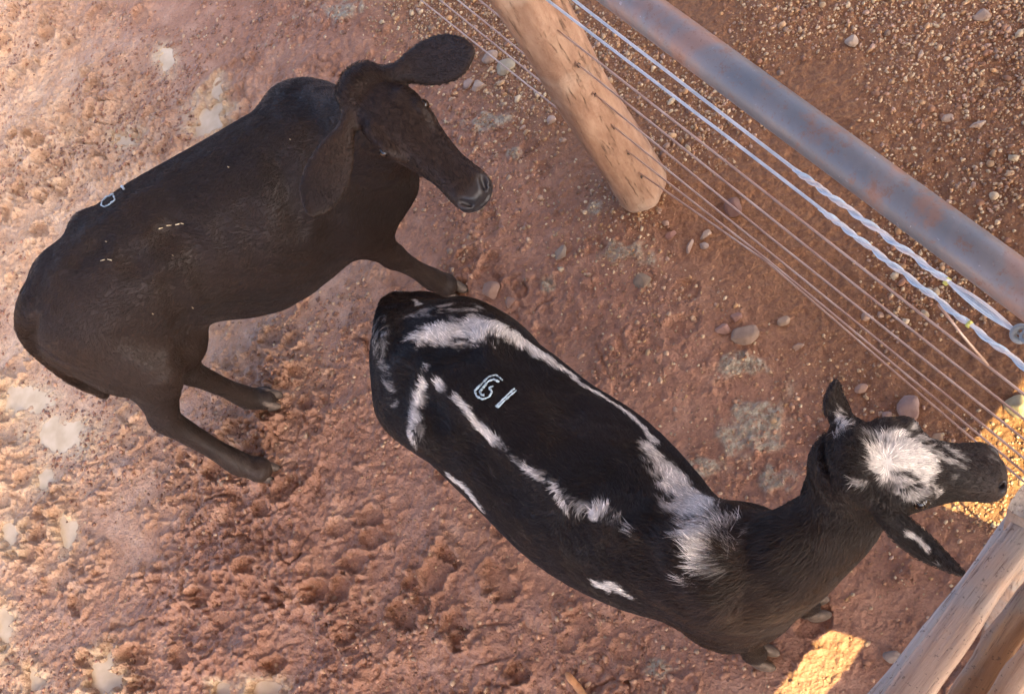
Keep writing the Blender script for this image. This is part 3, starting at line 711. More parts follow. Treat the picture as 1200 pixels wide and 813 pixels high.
UP = np.array([0, 0, 1.])
def torso(Bd, keys, flow=True):
    """keys: (px, py, z of the back line, half width, depth of trunk)"""
    st = []
    for px, py, z, w, dep in keys:
        p = P(px, py, z); hu = dep * .46; st.append(S3(p - UP * hu, UP, w, hu, dep - hu))
    s2 = Bd.add(st, .04, hl=1.0, sub=4); return s2
def head(Bd, poll, nose, upv, sc=1.0, ears=(), hl=.7):
    """poll = top of the skull, nose = tip of the muzzle, upv = the way the forehead faces"""
    f = nrm(nose - poll); u = nrm(upv - f * (upv @ f)); s_ = np.cross(f, u); L = np.linalg.norm(nose - poll)
    def q(a, b_, c): return poll + f * a * L + s_ * b_ * sc + u * c * sc
    K = [S3(q(.06, 0, -.052), u, .064 * sc, .040 * sc, .070 * sc), S3(q(.20, 0, -.058), u, .076 * sc, .054 * sc, .085 * sc), S3(q(.38, 0, -.062), u, .076 * sc, .052 * sc, .088 * sc),
         S3(q(.55, 0, -.062), u, .058 * sc, .040 * sc, .070 * sc), S3(q(.72, 0, -.062), u, .048 * sc, .033 * sc, .052 * sc), S3(q(.86, 0, -.066), u, .053 * sc, .034 * sc, .048 * sc),
         S3(q(.94, 0, -.070), u, .054 * sc, .032 * sc, .042 * sc)]
    st = Bd.add(K, .03, flow=f, hl=hl)
    # crest of the poll
    Bd.add([S3(q(.03, -.035, -.022), u, .030 * sc, .026 * sc), S3(q(.01, 0, -.014), u, .032 * sc, .028 * sc), S3(q(.03, .035, -.022), u, .030 * sc, .026 * sc)], .03, flow=f, hl=hl * 1.6)
    # brow and cheek
    for k in (-1, 1):
        Bd.add([S3(q(.27, k * .056, -.030), u, .020 * sc, .022 * sc), S3(q(.40, k * .064, -.040), u, .018 * sc, .020 * sc), S3(q(.47, k * .055, -.048), u, .014 * sc, .016 * sc)], .02, flow=f, hl=hl)
        Bd.add([S3(q(.20, k * .040, -.115), u, .028 * sc, .040 * sc), S3(q(.45, k * .034, -.105), u, .024 * sc, .030 * sc), S3(q(.75, k * .020, -.090), u, .018 * sc, .018 * sc)], .03, flow=f, hl=hl)
        # nostril rim, then the nostril itself
        Bd.add([S3(q(.90, k * .030, -.052), u, .016 * sc, .014 * sc), S3(q(.96, k * .030, -.064), u, .016 * sc, .015 * sc)], .012, flow=f, hl=.0)
        Bd.add([S3(q(.945, k * .036, -.042), u, .006 * sc, .012 * sc), S3(q(.985, k * .026, -.056), u, .0055 * sc, .011 * sc)], .008, sign=-1)
        # eye socket
        Bd.add([S3(q(.355, k * .080, -.036), u, .006 * sc, .010 * sc), S3(q(.405, k * .082, -.038), u, .011 * sc, .013 * sc), S3(q(.455, k * .074, -.044), u, .006 * sc, .009 * sc)], .008, sign=-1)
        # the lids round it
        Bd.add([S3(q(.345, k * .070, -.030), u, .008 * sc, .008 * sc), S3(q(.385, k * .068, -.020), u, .009 * sc, .009 * sc), S3(q(.43, k * .066, -.024), u, .008 * sc, .008 * sc), S3(q(.465, k * .066, -.036), u, .007 * sc, .007 * sc)], .010, flow=f, hl=hl * .5)
    # mouth line and chin
    Bd.add([S3(q(.80, 0, -.118), u, .030 * sc, .016 * sc), S3(q(.93, 0, -.112), u, .030 * sc, .016 * sc)], .014, flow=f, hl=.3)
    Bd.add([S3(q(.86, -.05, -.098), u, .004, .004), S3(q(1.0, 0, -.098), u, .004, .0035), S3(q(.86, .05, -.098), u, .004, .004)], .005, sign=-1)
    for (sd, a, tipw, nrm_, L_, wid) in ears:
        b0 = q(.10, sd * .060, -.040); d = nrm(tipw - b0); L2 = np.linalg.norm(tipw - b0); n_ = nrm(nrm_ - d * (nrm_ @ d)); bend = -n_ * .012
        E = []
        for t, w, th in ((0, .020, .020), (.16, .019, .017), (.34, .036, .011), (.55, .047, .0095), (.75, .045, .0085), (.90, .033, .008), (1.0, .014, .007)):
            if wid < 1.1 and t > .4: w *= 1 - (t - .4) * .95              # the pointed kind
            E.append(S3(b0 + d * L2 * t + bend * math.sin(t * 3.14) * 1.5, n_, w * wid, th, th))
        Bd.add(E, .016, flow=-d, hl=.55)
        # hollow of the ear
        Bd.add([S3(b0 + d * L2 * t + n_ * off, n_, w * wid, th) for t, w, th, off in ((.30, .012, .014, .012), (.55, .034, .013, .0065), (.80, .026, .008, .0055))], .006, sign=-1)
    return q, f, u, s_, L
def leg(Bd, pts, front=True, k=.05):
    """pts: joints (pos, lateral half width, fore-aft half) from the top down"""
    st = []
    for i, (p, w, h) in enumerate(pts):
        st.append(list(p) + list(pts[i][3] if len(pts[i]) > 3 else (0, 0, 0)) + [w, h, h])
    return st
def make_leg(Bd, J, fwd, front, k=.045, g=1.35):
    """J joint positions: front = elbow, knee, fetlock, coronet ; hind = hip, stifle, hock, fetlock, coronet"""
    up = np.array([fwd[0], fwd[1], 0.001]); J = [np.asarray(j, float) for j in J]
    if front:
        sh, el, kn, fe, cr = J
        K = [S3(sh, up, .055 * g, .085 * g), S3(sh * .5 + el * .5, up, .052 * g, .078 * g), S3(el, up, .043 * g, .058 * g), S3(el * .5 + kn * .5, up, .033 * g, .040 * g), S3(kn * .85 + el * .15, up, .027 * g, .031 * g), S3(kn, up, .028 * g, .032 * g),
             S3(kn * .8 + fe * .2, up, .022 * g, .024 * g), S3(kn * .4 + fe * .6, up, .019 * g, .021 * g), S3(fe, up, .025 * g, .027 * g), S3(fe * .45 + cr * .55, up, .022 * g, .023 * g), S3(cr, up, .028 * g, .030 * g)]
    else:
        hp, sf, hk, fe, cr = J
        K = [S3(hp, up, .085 * g, .125 * g), S3(hp * .5 + sf * .5, up, .075 * g, .120 * g), S3(sf, up, .055 * g, .085 * g), S3(sf * .5 + hk * .5, up, .036 * g, .050 * g), S3(hk * .85 + sf * .15, up, .027 * g, .038 * g), S3(hk, up, .028 * g, .037 * g),
             S3(hk * .8 + fe * .2, up, .024 * g, .029 * g), S3(hk * .35 + fe * .65, up, .021 * g, .024 * g), S3(fe, up, .026 * g, .029 * g), S3(fe * .45 + cr * .55, up, .023 * g, .025 * g), S3(cr, up, .029 * g, .031 * g)]
    Bd.add(K, k, flow=nrm(J[-1] - J[0]), hl=.6, sub=3)
def hoof(pos, fwd, mat, parent):
    f = nrm([fwd[0], fwd[1], 0]); s_ = np.cross(UP, f); V = []; Fc = []; off = 0
    for k in (-1, 1):
        prof = []
        for a in np.linspace(0, 2 * math.pi, 20, endpoint=False):
            x = math.cos(a); y = math.sin(a); prof.append((x * (1.25 if x > 0 else .85), y * (.85 if y * k < 0 else 1.0)))
        rows = []
        for z, sc_, sh in ((-.004, 1.0, 0), (.012, .97, -.001), (.034, .80, -.009), (.052, .66, -.016), (.058, .50, -.018)):
            rows.append([pos + f * (.006 + sh + x * .034 * sc_) + s_ * (k * .021 + y * .0195 * sc_ + k * .003 * (1 - sc_)) + UP * z for x, y in prof])
        for rw in rows: V += rw
        m = 20
        for i in range(len(rows) - 1):
            for j in range(m): Fc.append([off + i * m + j, off + i * m + (j + 1) % m, off + (i + 1) * m + (j + 1) % m, off + (i + 1) * m + j])
        Fc.append([off + (len(rows) - 1) * m + j for j in range(m)]); Fc.append([off + j for j in range(m)][::-1]); off += len(V) - off
    return keep(mesh_obj('hoof', V, Fc, mat), parent)

b = NB('horn'); b.fin(b.ramp(b.noise(50, 5, .7), [(.3, (.05, .035, .025)), (.55, (.12, .085, .06)), (.75, (.24, .175, .125))]), .6, b.bump(b.noise(120, 4), .5, .003), .4); hornm = b.m
b = NB('eye'); b.fin((.012, .009, .008), .06, None, .6); eyem = b.m
def coat_mat(name, rough, spec, bstr=.35):
    b = NB(name); b.fin(b.attr('col'), rough if not isinstance(rough, str) else b.attr(rough, 'Fac'), b.bump(b.noise(160, 5, .7, b.mapping((1, 1, 1))), bstr, .003), spec)
    return b
bb_ = coat_mat('hide', 'rgh', .3, .12); hidem = bb_.m
b = NB('fur'); b.fin(b.attr('col'), .42, None, .32); furm = b.m

def hull_eye(q, parent, k, sc):
    c0 = q(.405, k * .0725, -.035); r_ = .0168 * sc; V = []; Fc = []
    for i in range(9):
        th = math.pi * i / 8
        for j in range(14): a = 2 * math.pi * j / 14; V.append(c0 + r_ * np.array([math.sin(th) * math.cos(a), math.sin(th) * math.sin(a), math.cos(th)]))
    for i in range(8):
        for j in range(14): Fc.append([i * 14 + j, (i + 1) * 14 + j, (i + 1) * 14 + (j + 1) % 14, i * 14 + (j + 1) % 14])
    keep(mesh_obj('eye', V, Fc, eyem), parent)

def finish_calf(name, Bd, colfn, label, seed, nhair, hairlen, whorl=None, flowfn=None, lift=.35, hfloor=.06, width=.0005, detail=(), lenfn=None):
    pts = np.concatenate([c[0][:, :3] for c in Bd.ch]); lo = pts.min(0) - .27; hi = pts.max(0) + .27; lo[2] = .0
    D, lo = Bd.field(lo, hi, VH); V, Q = surface_nets(D, lo, VH); print('meshed', len(V), round(time.time() - T0, 1))
    keepw = np.ones(len(V))
    for a_, b_ in detail: keepw = np.minimum(keepw, sstep(.12, .24, pd(V, np.array([a_, b_]), np.array([1., 1.]))))
    for it in range(22):                                             # relax the little rings left by the lofts
        acc = np.zeros_like(V); cn = np.zeros(len(V))
        for a_ in range(4):
            np.add.at(acc, Q[:, a_], V[Q[:, (a_ + 1) % 4]] + V[Q[:, (a_ + 3) % 4]]); np.add.at(cn, Q[:, a_], 2)
        d_ = acc / np.maximum(cn, 1)[:, None] - V; V = V + d_ * (.6 if it < 2 else .6 * keepw[:, None])
    t_ = time.time()
    # normals from faces
    n_ = np.cross(V[Q[:, 2]] - V[Q[:, 0]], V[Q[:, 3]] - V[Q[:, 1]]); vn = np.zeros_like(V)
    for i in range(4): np.add.at(vn, Q[:, i], n_)
    vn /= np.linalg.norm(vn, axis=1, keepdims=True) + 1e-12
    col, rgh, bare = colfn(V, vn)
    g = P(0, 0, 0) * 0; c = V.mean(0); root = empty(name, (c[0], c[1], 0))
    tag(root, label, 'calf', 'calves in the pen')
    body = keep(mesh_obj('body', V, Q, hidem, cols={'col': col, 'rgh': rgh}), root)
    # ---- coat
    r = np.random.default_rng(seed); ar = np.linalg.norm(n_, axis=1) * .5
    fi = r.choice(len(Q), nhair, p=ar / ar.sum()); u = r.random((nhair, 1)); w = r.random((nhair, 1))
    def bil(A): return (A[Q[fi, 0]] * (1 - u) * (1 - w) + A[Q[fi, 1]] * u * (1 - w) + A[Q[fi, 2]] * u * w + A[Q[fi, 3]] * (1 - u) * w)
    p0 = bil(V); nn = bil(vn); nn /= np.linalg.norm(nn, axis=1, keepdims=True) + 1e-12
    fl = np.zeros_like(p0); hl = np.zeros(nhair); ws = np.zeros(nhair)
    for st, k, sign, flow, h_ in Bd.ch:
        if sign < 0: continue
        near_ = np.all((p0 > st[:, :3].min(0) - .3) & (p0 < st[:, :3].max(0) + .3), 1); ii = np.where(near_)[0]
        if not len(ii): continue
        P_ = p0[ii]; d = np.full(len(ii), 9.); loc = np.zeros((len(ii), 3))
        for A, B in zip(st[:-1], st[1:]):
            dd = seg_d(P_, A, B); m = dd < d; d[m] = dd[m]; loc[m] = nrm(A[:3] - B[:3]) if flow is None else flow
        wt = np.exp(-np.maximum(d + .01, 0) / .012); fl[ii] += loc * wt[:, None]; hl[ii] += h_ * wt; ws[ii] += wt
    hl /= ws + 1e-9; fl /= ws[:, None] + 1e-9
    if flowfn is not None: fl = flowfn(p0, nn, fl)
    # sideways wander in tufts
    tuft = np.stack([lattice_noise(p0[:, 0] + p0[:, 2], p0[:, 1] - p0[:, 2] * .7, 26, 200 + i) for i in range(3)], 1) + .7 * np.stack([lattice_noise(p0[:, 0] + p0[:, 2], p0[:, 1], 75, 210 + i) for i in range(3)], 1)
    fl = fl + .45 * tuft + .18 * r.normal(size=fl.shape)
    fl -= nn * (fl * nn).sum(1, keepdims=True); fl /= np.linalg.norm(fl, axis=1, keepdims=True) + 1e-9
    L = hairlen * hl * r.uniform(.55, 1.25, nhair)
    if lenfn is not None: L = L * lenfn(p0)
    c_, _, bare_ = colfn(p0, nn)
    c_ = c_ * np.exp(r.normal(0, .34, (nhair, 1)) + .22 * tuft[:, :1])
    ok = (p0[:, 2] > hfloor) & (bare_ < .4) & (L > .0012)
    p0, nn, fl, L, c_ = p0[ok], nn[ok], fl[ok], L[ok][:, None], c_[ok]; nh = len(p0)
    lf = lift
    pt = np.stack([p0 - nn * .001, p0 + (fl * (1 - lf * .3) + nn * lf * 1.3) * L * .33, p0 + (fl + nn * lf * .85) * L * .68, p0 + (fl + nn * lf * .5) * L], 1)
    hc = bpy.data.hair_curves.new('coat'); hc.add_curves([4] * nh)
    hc.position_data.foreach_set('vector', pt.astype(np.float32).ravel())
    ra = hc.attributes.new('radius', 'FLOAT', 'POINT') if 'radius' not in hc.attributes else hc.attributes['radius']
    ra.data.foreach_set('value', np.tile(np.array([1, .85, .6, .15], np.float32) * width, nh))
    ca = hc.attributes.new('col', 'FLOAT_COLOR', 'CURVE'); ca.data.foreach_set('color', np.concatenate([c_, np.ones((nh, 1))], 1).astype(np.float32).ravel())
    hc.materials.append(furm); ho = bpy.data.objects.new('coat', hc); C.objects.link(ho); keep(ho, root)
    print(name, len(V), 'verts', nh, 'hairs', round(time.time() - T0, 1))
    return root, V, Q, vn
def pd(Q, pts, rad):
    """distance to a polyline with radius per point -> signed value in units of radius"""
    d = np.full(len(Q), 9.0)
    if len(pts) == 1: return np.linalg.norm(Q - pts[0], axis=1) / rad[0]
    for a, b_, ra, rb in zip(pts[:-1], pts[1:], rad[:-1], rad[1:]):
        ab = b_ - a; t = np.clip(((Q - a) @ ab) / (ab @ ab + 1e-9), 0, 1); d = np.minimum(d, np.linalg.norm(Q - a - t[:, None] * ab, axis=1) / (ra + (rb - ra) * t))
    return d
def n3(Q, f, s_): return .5 * (lattice_noise(Q[:, 0] + .5 * Q[:, 2], Q[:, 1] + .3 * Q[:, 2], f, s_) + lattice_noise(Q[:, 1] - .4 * Q[:, 2], Q[:, 2] + .3 * Q[:, 0], f, s_ + 50))

def hitter(Bd):
    """a coarse copy of the body to find points on its skin"""
    pts = np.concatenate([c[0][:, :3] for c in Bd.ch]); lo = pts.min(0) - .27; hi = pts.max(0) + .27; lo[2] = 0
    D, o = Bd.field(lo, hi, .013); v, q = surface_nets(D, o, .013); bv = BVHTree.FromPolygons([tuple(x) for x in v], [tuple(x) for x in q])
    def f(px, py):
        loc, n, i, dist = bv.ray_cast(Vector((0, 0, H)), Vector(raydir(px, py)))
        if loc is None: return None, None
        n = np.array(n); n = n if n @ raydir(px, py) < 0 else -n
        return np.array(loc), n
    return f
def dent(Bd, hf, pxs, r_, depth, k=.03, sign=-1):
    st = []
    for px, py in pxs:
        l, n = hf(px, py)
        if l is None: continue
        st.append(S3(l + n * ((r_ - depth) if sign < 0 else (depth - r_)), n, r_, r_))
    if len(st) > 1: Bd.add(st, k, sign=sign)
# ===== black calf
B1 = Body()
torso(B1, [(36, 368, .93, .085, .30), (48, 345, .97, .145, .40), (82, 296, 1.00, .205, .47), (128, 257, 1.01, .215, .52), (185, 223, .99, .22, .56), (244, 193, .98, .235, .58), (294, 160, .99, .215, .58), (338, 132, 1.01, .160, .55), (372, 128, .99, .12, .48), (405, 150, .92, .09, .36)])
fw1 = nrm(P(335, 128, 1)[:2].tolist() + [0] - np.array(P(185, 225, 1)[:2].tolist() + [0])); rt1 = np.cross(fw1, UP)
# hook bones, pin bones, shoulder blades
for (px, py, z, w) in [(100, 264, .93, .045), (178, 296, .93, .045)]:
    p = P(px, py, z); B1.add([S3(p - [0, 0, .03], UP, w, w), S3(p, UP, w * .8, w * .8)], .05)
sp = P(335, 128, .97)
for k in (-1, 1):
    a = sp + rt1 * k * .055 - UP * .02; c_ = sp + rt1 * k * .13 + fw1 * .07 - UP * .32
    B1.add([S3(a - UP * .04, rt1, .07, .04), S3(a * .4 + c_ * .6, rt1, .075, .045), S3(c_, rt1, .07, .045)], .06, flow=nrm(-UP - fw1 * .5))
# neck and brisket
nk = [P(345, 120, .95), P(372, 122, 1.01), P(402, 122, 1.05), P(420, 120, 1.07)]
B1.add([S3(nk[0] - UP * .17, UP, .115, .19, .20), S3(nk[1] - UP * .16, UP, .10, .155, .17), S3(nk[2] - UP * .13, UP, .085, .125, .13), S3(nk[3] - UP * .10, UP, .075, .10, .10)], .05, hl=1.2)
br = P(422, 238, .60); B1.add([S3(P(385, 205, .62), UP, .12, .14), S3(br, UP, .09, .11)], .07)
# haunches: rump, buttock and thigh in one swelling each side
for pts in ([P(95, 330, .84), P(105, 385, .72), P(140, 425, .60), P(175, 440, .50)], [P(100, 335, .84), P(92, 385, .72), P(105, 412, .60), P(140, 436, .52)], [P(150, 320, .80), P(175, 370, .66), P(205, 400, .54)]):
    B1.add([S3(p, fw1, w, w2) for p, w, w2 in zip(pts, (.10, .105, .09, .055), (.13, .13, .105, .06))], .06, flow=nrm([-.1, -.1, -1]))
B1.add([S3(P(225, 262, .62), UP, .18, .19), S3(P(250, 275, .56), UP, .23, .20), S3(P(308, 280, .55), UP, .245, .20), S3(P(365, 238, .62), UP, .15, .16)], .06)
# tail hanging down behind the right buttock
tl = [P(40, 352, .93), P(31, 376, .88), P(36, 400, .80), P(58, 424, .68), P(88, 446, .54), P(125, 463, .42)]
B1.add([S3(p, UP, r_, r_) for p, r_ in zip(tl, (.040, .034, .026, .020, .020, .016))], .03, hl=1.3)
hf1 = {}
hipR, hipL = P(130, 330, .74), P(85, 290, .74)
J_hr = [P(125, 385, .72), P(170, 430, .60), P(194, 492, .40), P(280, 543, .11), P(304, 550, .055)]
J_hl = [P(120, 340, .70), P(190, 390, .58), P(222, 436, .40), P(290, 466, .11), P(310, 467, .055)]
J_fr = [P(375, 225, .72), P(420, 270, .56), P(460, 300, .34), P(508, 328, .11), P(522, 334, .055)]
J_fl = [P(400, 190, .72), P(425, 200, .56), P(445, 190, .34), P(470, 185, .11), P(482, 187, .055)]
hfd = nrm(P(330, 548, 0) - P(295, 540, 0)); hfl = nrm(P(335, 462, 0) - P(295, 462, 0)); ffd = nrm(P(550, 342, 0) - P(520, 330, 0))
make_leg(B1, J_hr, hfd, False, g=1.72); make_leg(B1, J_hl, hfl, False, g=1.6); make_leg(B1, J_fr, ffd, True, g=1.6); make_leg(B1, J_fl, ffd, True)
pol1, nos1 = P(410, 92, 1.16), P(556, 226, 1.02)
camv = nrm(np.array([0, 0, H]) - pol1)
q1_, f1, u1, s1, L1_ = head(B1, pol1, nos1, nrm(camv + nrm(nos1 - pol1) * .1 + np.array([.0, .0, .25])), 1.0,
    ears=[(-1, 0, P(556, 58, 1.16), camv, .2, 1.28), (1, 0, P(364, 253, 1.13), camv, .2, 1.32)])
hf = hitter(B1)
dent(B1, hf, [(158, 306), (178, 294), (202, 274)], .050, .022); dent(B1, hf, [(226, 286), (236, 312), (244, 340)], .045, .010); dent(B1, hf, [(326, 190), (338, 225), (350, 268)], .045, .009)
dent(B1, hf, [(44, 372), (40, 408)], .020, .010, .012); dent(B1, hf, [(200, 335), (214, 362), (228, 388)], .040, .013); dent(B1, hf, [(392, 250), (388, 275), (392, 296)], .035, .010)
dent(B1, hf, [(92, 300), (112, 285)], .05, .010); dent(B1, hf, [(150, 400), (185, 420)], .05, .008); dent(B1, hf, [(345, 108), (362, 132), (372, 160)], .05, .010)
dent(B1, hf, [(262, 262), (268, 300), (276, 335)], .035, .004); dent(B1, hf, [(286, 250), (293, 288), (302, 325)], .035, .004)
dent(B1, hf, [(62, 322), (95, 285), (132, 252), (190, 214), (250, 180), (300, 148)], .022, .006, .03, 1)
def col1(Q, N):
    k = np.array([.0205, .0115, .0076]); c = np.tile(k, (len(Q), 1)) * (1 + .35 * n3(Q, 5, 301))[:, None]
    lo_ = sstep(.5, .1, Q[:, 2])[:, None]; c = c * (1 - .35 * lo_) + np.array([.034, .021, .014]) * .35 * lo_ * (1 + .6 * n3(Q, 20, 303))[:, None]
    f_ = (Q - pol1) @ f1 / L1_; side = (Q - pol1) @ u1
    inhead = (np.abs((Q - pol1) @ s1) < .1) & (side > -.16) & (side < .06)
    mz = np.where(inhead, sstep(.90, .955, f_), 0)
    c = c * (1 - mz[:, None]) + np.array([.022, .021, .023]) * mz[:, None]
    dust = sstep(.58, .75, n3(Q, 3.1, 305) * .5 + .5) * .25; c = c + dust[:, None] * np.array([.030, .018, .012])
    rg = .55 - .27 * mz
    return c, rg, mz
calf1, V1, Q1, N1 = finish_calf('black_calf', B1, col1, 'plain black calf standing in the mud at left, head turned towards the post', 11, 230000, .015, lift=.34, detail=((pol1, nos1),))
for k in (-1, 1): hull_eye(q1_, calf1, k, 1.0)
for J, d in ((J_hr, hfd), (J_hl, hfl), (J_fr, ffd), (J_fl, ffd)):
    p = J[-1].copy(); p[2] = max(gz(p[0], p[1]), WATER_Z); hoof(p + d * .012, d, hornm, calf1)

# ===== pied calf
B2 = Body()
SH = lambda x, y, a=(9, -15): (x + a[0], y + a[1])
torso(B2, [(450, 402, .90, .075, .28), (462, 406, .95, .13, .38), (496, 422, .975, .19, .46), (537, 452, .975, .205, .50), (588, 497, .96, .210, .54), (648, 545, .95, .220, .56), (706, 590, .96, .192, .55), (758, 626, .975, .148, .52), (814, 648, 1.0, .12, .50), (852, 660, .98, .10, .44), (880, 660, .90, .09, .36)])
fw2 = nrm(P(760, 630, 1) - P(530, 465, 1)); rt2 = np.cross(fw2, UP)
for k in (-1, 1):
    p = P(537, 452, .90) + rt2 * k * .14; B2.add([S3(p - [0, 0, .03], UP, .045, .045), S3(p, UP, .034, .034)], .05)
    a = P(822, 642, .93) + rt2 * k * .055; c_ = a + rt2 * k * .06 + fw2 * .05 - UP * .30
    B2.add([S3(a - UP * .04, rt2, .07, .04), S3(a * .4 + c_ * .6, rt2, .075, .045), S3(c_, rt2, .07, .05)], .06, flow=nrm(-UP - fw2 * .5), hl=1.2)
B2.add([S3(P(870, 680, .62), UP, .11, .13), S3(P(878, 696, .60), UP, .09, .11)], .07, hl=1.2)
for k in (-1, 1):
    a = P(521, 430, .80) + rt2 * k * .10; B2.add([S3(a, fw2, .09, .12), S3(a + rt2 * k * .02 - UP * .14 + fw2 * .02, fw2, .09, .13), S3(a + rt2 * k * .02 - UP * .26 + fw2 * .10, fw2, .06, .08)], .06)
B2.add([S3(P(872, 628, .66), UP, .065, .09), S3(P(895, 648, .58), UP, .055, .07)], .05)
pol2, nos2 = P(1000, 528, 1.13), P(1197, 535, .94)
nk = [P(845, 657, .96), P(902, 642, .99), P(960, 605, 1.03), P(1002, 562, 1.07)]
B2.add([S3(nk[0] - UP * .17, UP, .12, .19, .22), S3(nk[1] - UP * .15, UP, .092, .15, .18), S3(nk[2] - UP * .12, UP, .078, .12, .15), S3(nk[3] - UP * .10, UP, .066, .070, .10)], .05, hl=1.3)
B2.add([S3(P(490, 394, .80), fw2, .09, .10), S3(P(500, 380, .70), fw2, .085, .10), S3(P(520, 385, .60), fw2, .07, .09)], .05)
tl = [P(458, 400, .93), P(454, 376, .90), P(457, 356, .82), P(472, 352, .70), P(490, 364, .58), P(510, 376, .46)]
B2.add([S3(p, UP, r_, r_) for p, r_ in zip(tl, (.036, .028, .022, .019, .020, .014))], .03, hl=1.6)
d2 = fw2
J2 = {'hr': [P(490, 470, .72), P(545, 510, .58), P(560, 520, .40), P(600, 550, .11), P(606, 556, .055)], 'hl': [P(520, 420, .72), P(575, 440, .58), P(590, 450, .40), P(640, 480, .11), P(648, 486, .055)],
      'fr': [P(835, 705, .70), P(855, 722, .54), P(868, 738, .32), P(878, 757, .10), P(884, 765, .05)], 'fl': [P(862, 640, .70), P(890, 665, .54), P(915, 690, .32), P(938, 706, .10), P(946, 711, .05)]}
hd2 = {'hr': d2, 'hl': d2, 'fr': nrm(P(900, 772, 0) - P(882, 766, 0)), 'fl': nrm(P(972, 708, 0) - P(946, 711, 0))}
for n_ in ('hr', 'hl'): make_leg(B2, J2[n_], d2, False)
for n_ in ('fr', 'fl'): make_leg(B2, J2[n_], hd2[n_], True)
hf = hitter(B2)
dent(B2, hf, [(472, 424), (500, 438), (530, 464), (575, 510), (620, 548), (680, 592), (740, 622), (800, 645)], .022, .009, .025, 1)
dent(B2, hf, [(552, 522), (572, 548), (600, 578)], .06, .020); dent(B2, hf, [(608, 420), (640, 445), (668, 478)], .06, .018)
dent(B2, hf, [(500, 468), (515, 492)], .045, .014); dent(B2, hf, [(510, 404), (545, 412)], .045, .012); dent(B2, hf, [(470, 470), (480, 440)], .03, .008)
dent(B2, hf, [(775, 560), (790, 585), (805, 612)], .05, .012); dent(B2, hf, [(760, 655), (775, 680), (800, 705)], .05, .012); dent(B2, hf, [(862, 610), (868, 640), (872, 668)], .04, .010)
dent(B2, hf, [(905, 690), (880, 700), (868, 725)], .045, .012); dent(B2, hf, [(660, 520), (700, 548), (740, 578)], .05, .008); dent(B2, hf, [(640, 600), (680, 632), (720, 655)], .05, .008)
camv2 = nrm(np.array([0, 0, H]) - pol2)
f2 = nrm(nos2 - pol2)
B2.add([S3(P(982, 572, 1.00), UP, .060, .06), S3(P(996, 556, 1.05), UP, .060, .05)], .03)
q2_, f2, u2, s2_, L2_ = head(B2, pol2, nos2, nrm(UP + np.array([.05, .12, 0])), 1.10,
    ears=[(-1, 0, P(979, 445, 1.10), nrm(f2 * .8 + UP * .8), .2, 1.08), (1, 0, P(1137, 678, 1.02), nrm(UP * 1.0 + f2 * .6), .2, .82)])
bv2 = None
def hit2(px, py):
    """the point of the calf that the measured place shows"""
    d = Vector(raydir(px, py)); loc, n, i, dist = bv2.ray_cast(Vector((0, 0, H)), d)
    return np.array(loc) if loc is not None else None
pts_ = np.concatenate([c[0][:, :3] for c in B2.ch]); lo_ = pts_.min(0) - .27; hi_ = pts_.max(0) + .27; lo_[2] = 0
_D, _lo = B2.field(lo_, hi_, .012); _V, _Q = surface_nets(_D, _lo, .012)
bv2 = BVHTree.FromPolygons([tuple(v) for v in _V], [tuple(q) for q in _Q])
def patch(lst, zf=.75):
    """list of (px, py, radius px) -> 3-D points and radii on the hide"""
    pts = []; rad = []
    for px, py, r_ in lst:
        h_ = hit2(px, py)
        if h_ is None: h_ = P(px, py, zf); 
        pts.append(h_); rad.append(r_ * np.linalg.norm(P(px + 10, py, h_[2]) - P(px, py, h_[2])) / 10)
    return np.array(pts), np.array(rad)
WHITE = [patch(l) for l in (
    [(486, 396, 6), (508, 394, 16), (535, 388, 21), (560, 382, 18), (582, 384, 12), (603, 394, 9), (625, 410, 9), (650, 428, 7), (675, 444, 5)],
    [(675, 447, 3.5), (705, 464, 4), (735, 485, 5), (752, 500, 5), (768, 520, 7)],
    [(503, 428, 2), (498, 450, 4), (492, 470, 5), (486, 490, 7), (482, 514, 7)],
    [(512, 449, 5), (520, 456, 4)], [(534, 466, 2.5), (548, 480, 3), (556, 492, 3)], [(562, 500, 5), (572, 510, 4), (580, 520, 5)],
    [(614, 545, 4), (622, 552, 4), (636, 560, 4)], [(650, 571, 4), (656, 580, 4), (664, 596, 5)], [(695, 604, 7), (704, 598, 7)], [(738, 626, 4), (744, 622, 3)],
    [(764, 528, 9), (776, 545, 14), (790, 560, 17), (806, 578, 20), (818, 600, 20), (822, 622, 18), (826, 645, 15), (822, 665, 8)], [(830, 618, 14), (850, 616, 8), (866, 612, 4)], [(808, 680, 4), (820, 692, 3)],
    [(700, 684, 5), (722, 688, 9), (742, 700, 7)], [(530, 560, 5), (550, 575, 6), (566, 596, 5)],
    [(1034, 540, 20), (1052, 530, 28), (1068, 538, 27), (1082, 556, 13)], [(984, 488, 4), (990, 497, 5)], [(980, 512, 3)], [(1066, 628, 4), (1078, 634, 5), (1088, 645, 5)], [(488, 352, 3), (492, 356, 3)], [(456, 344, 2), (472, 341, 2.5)])]
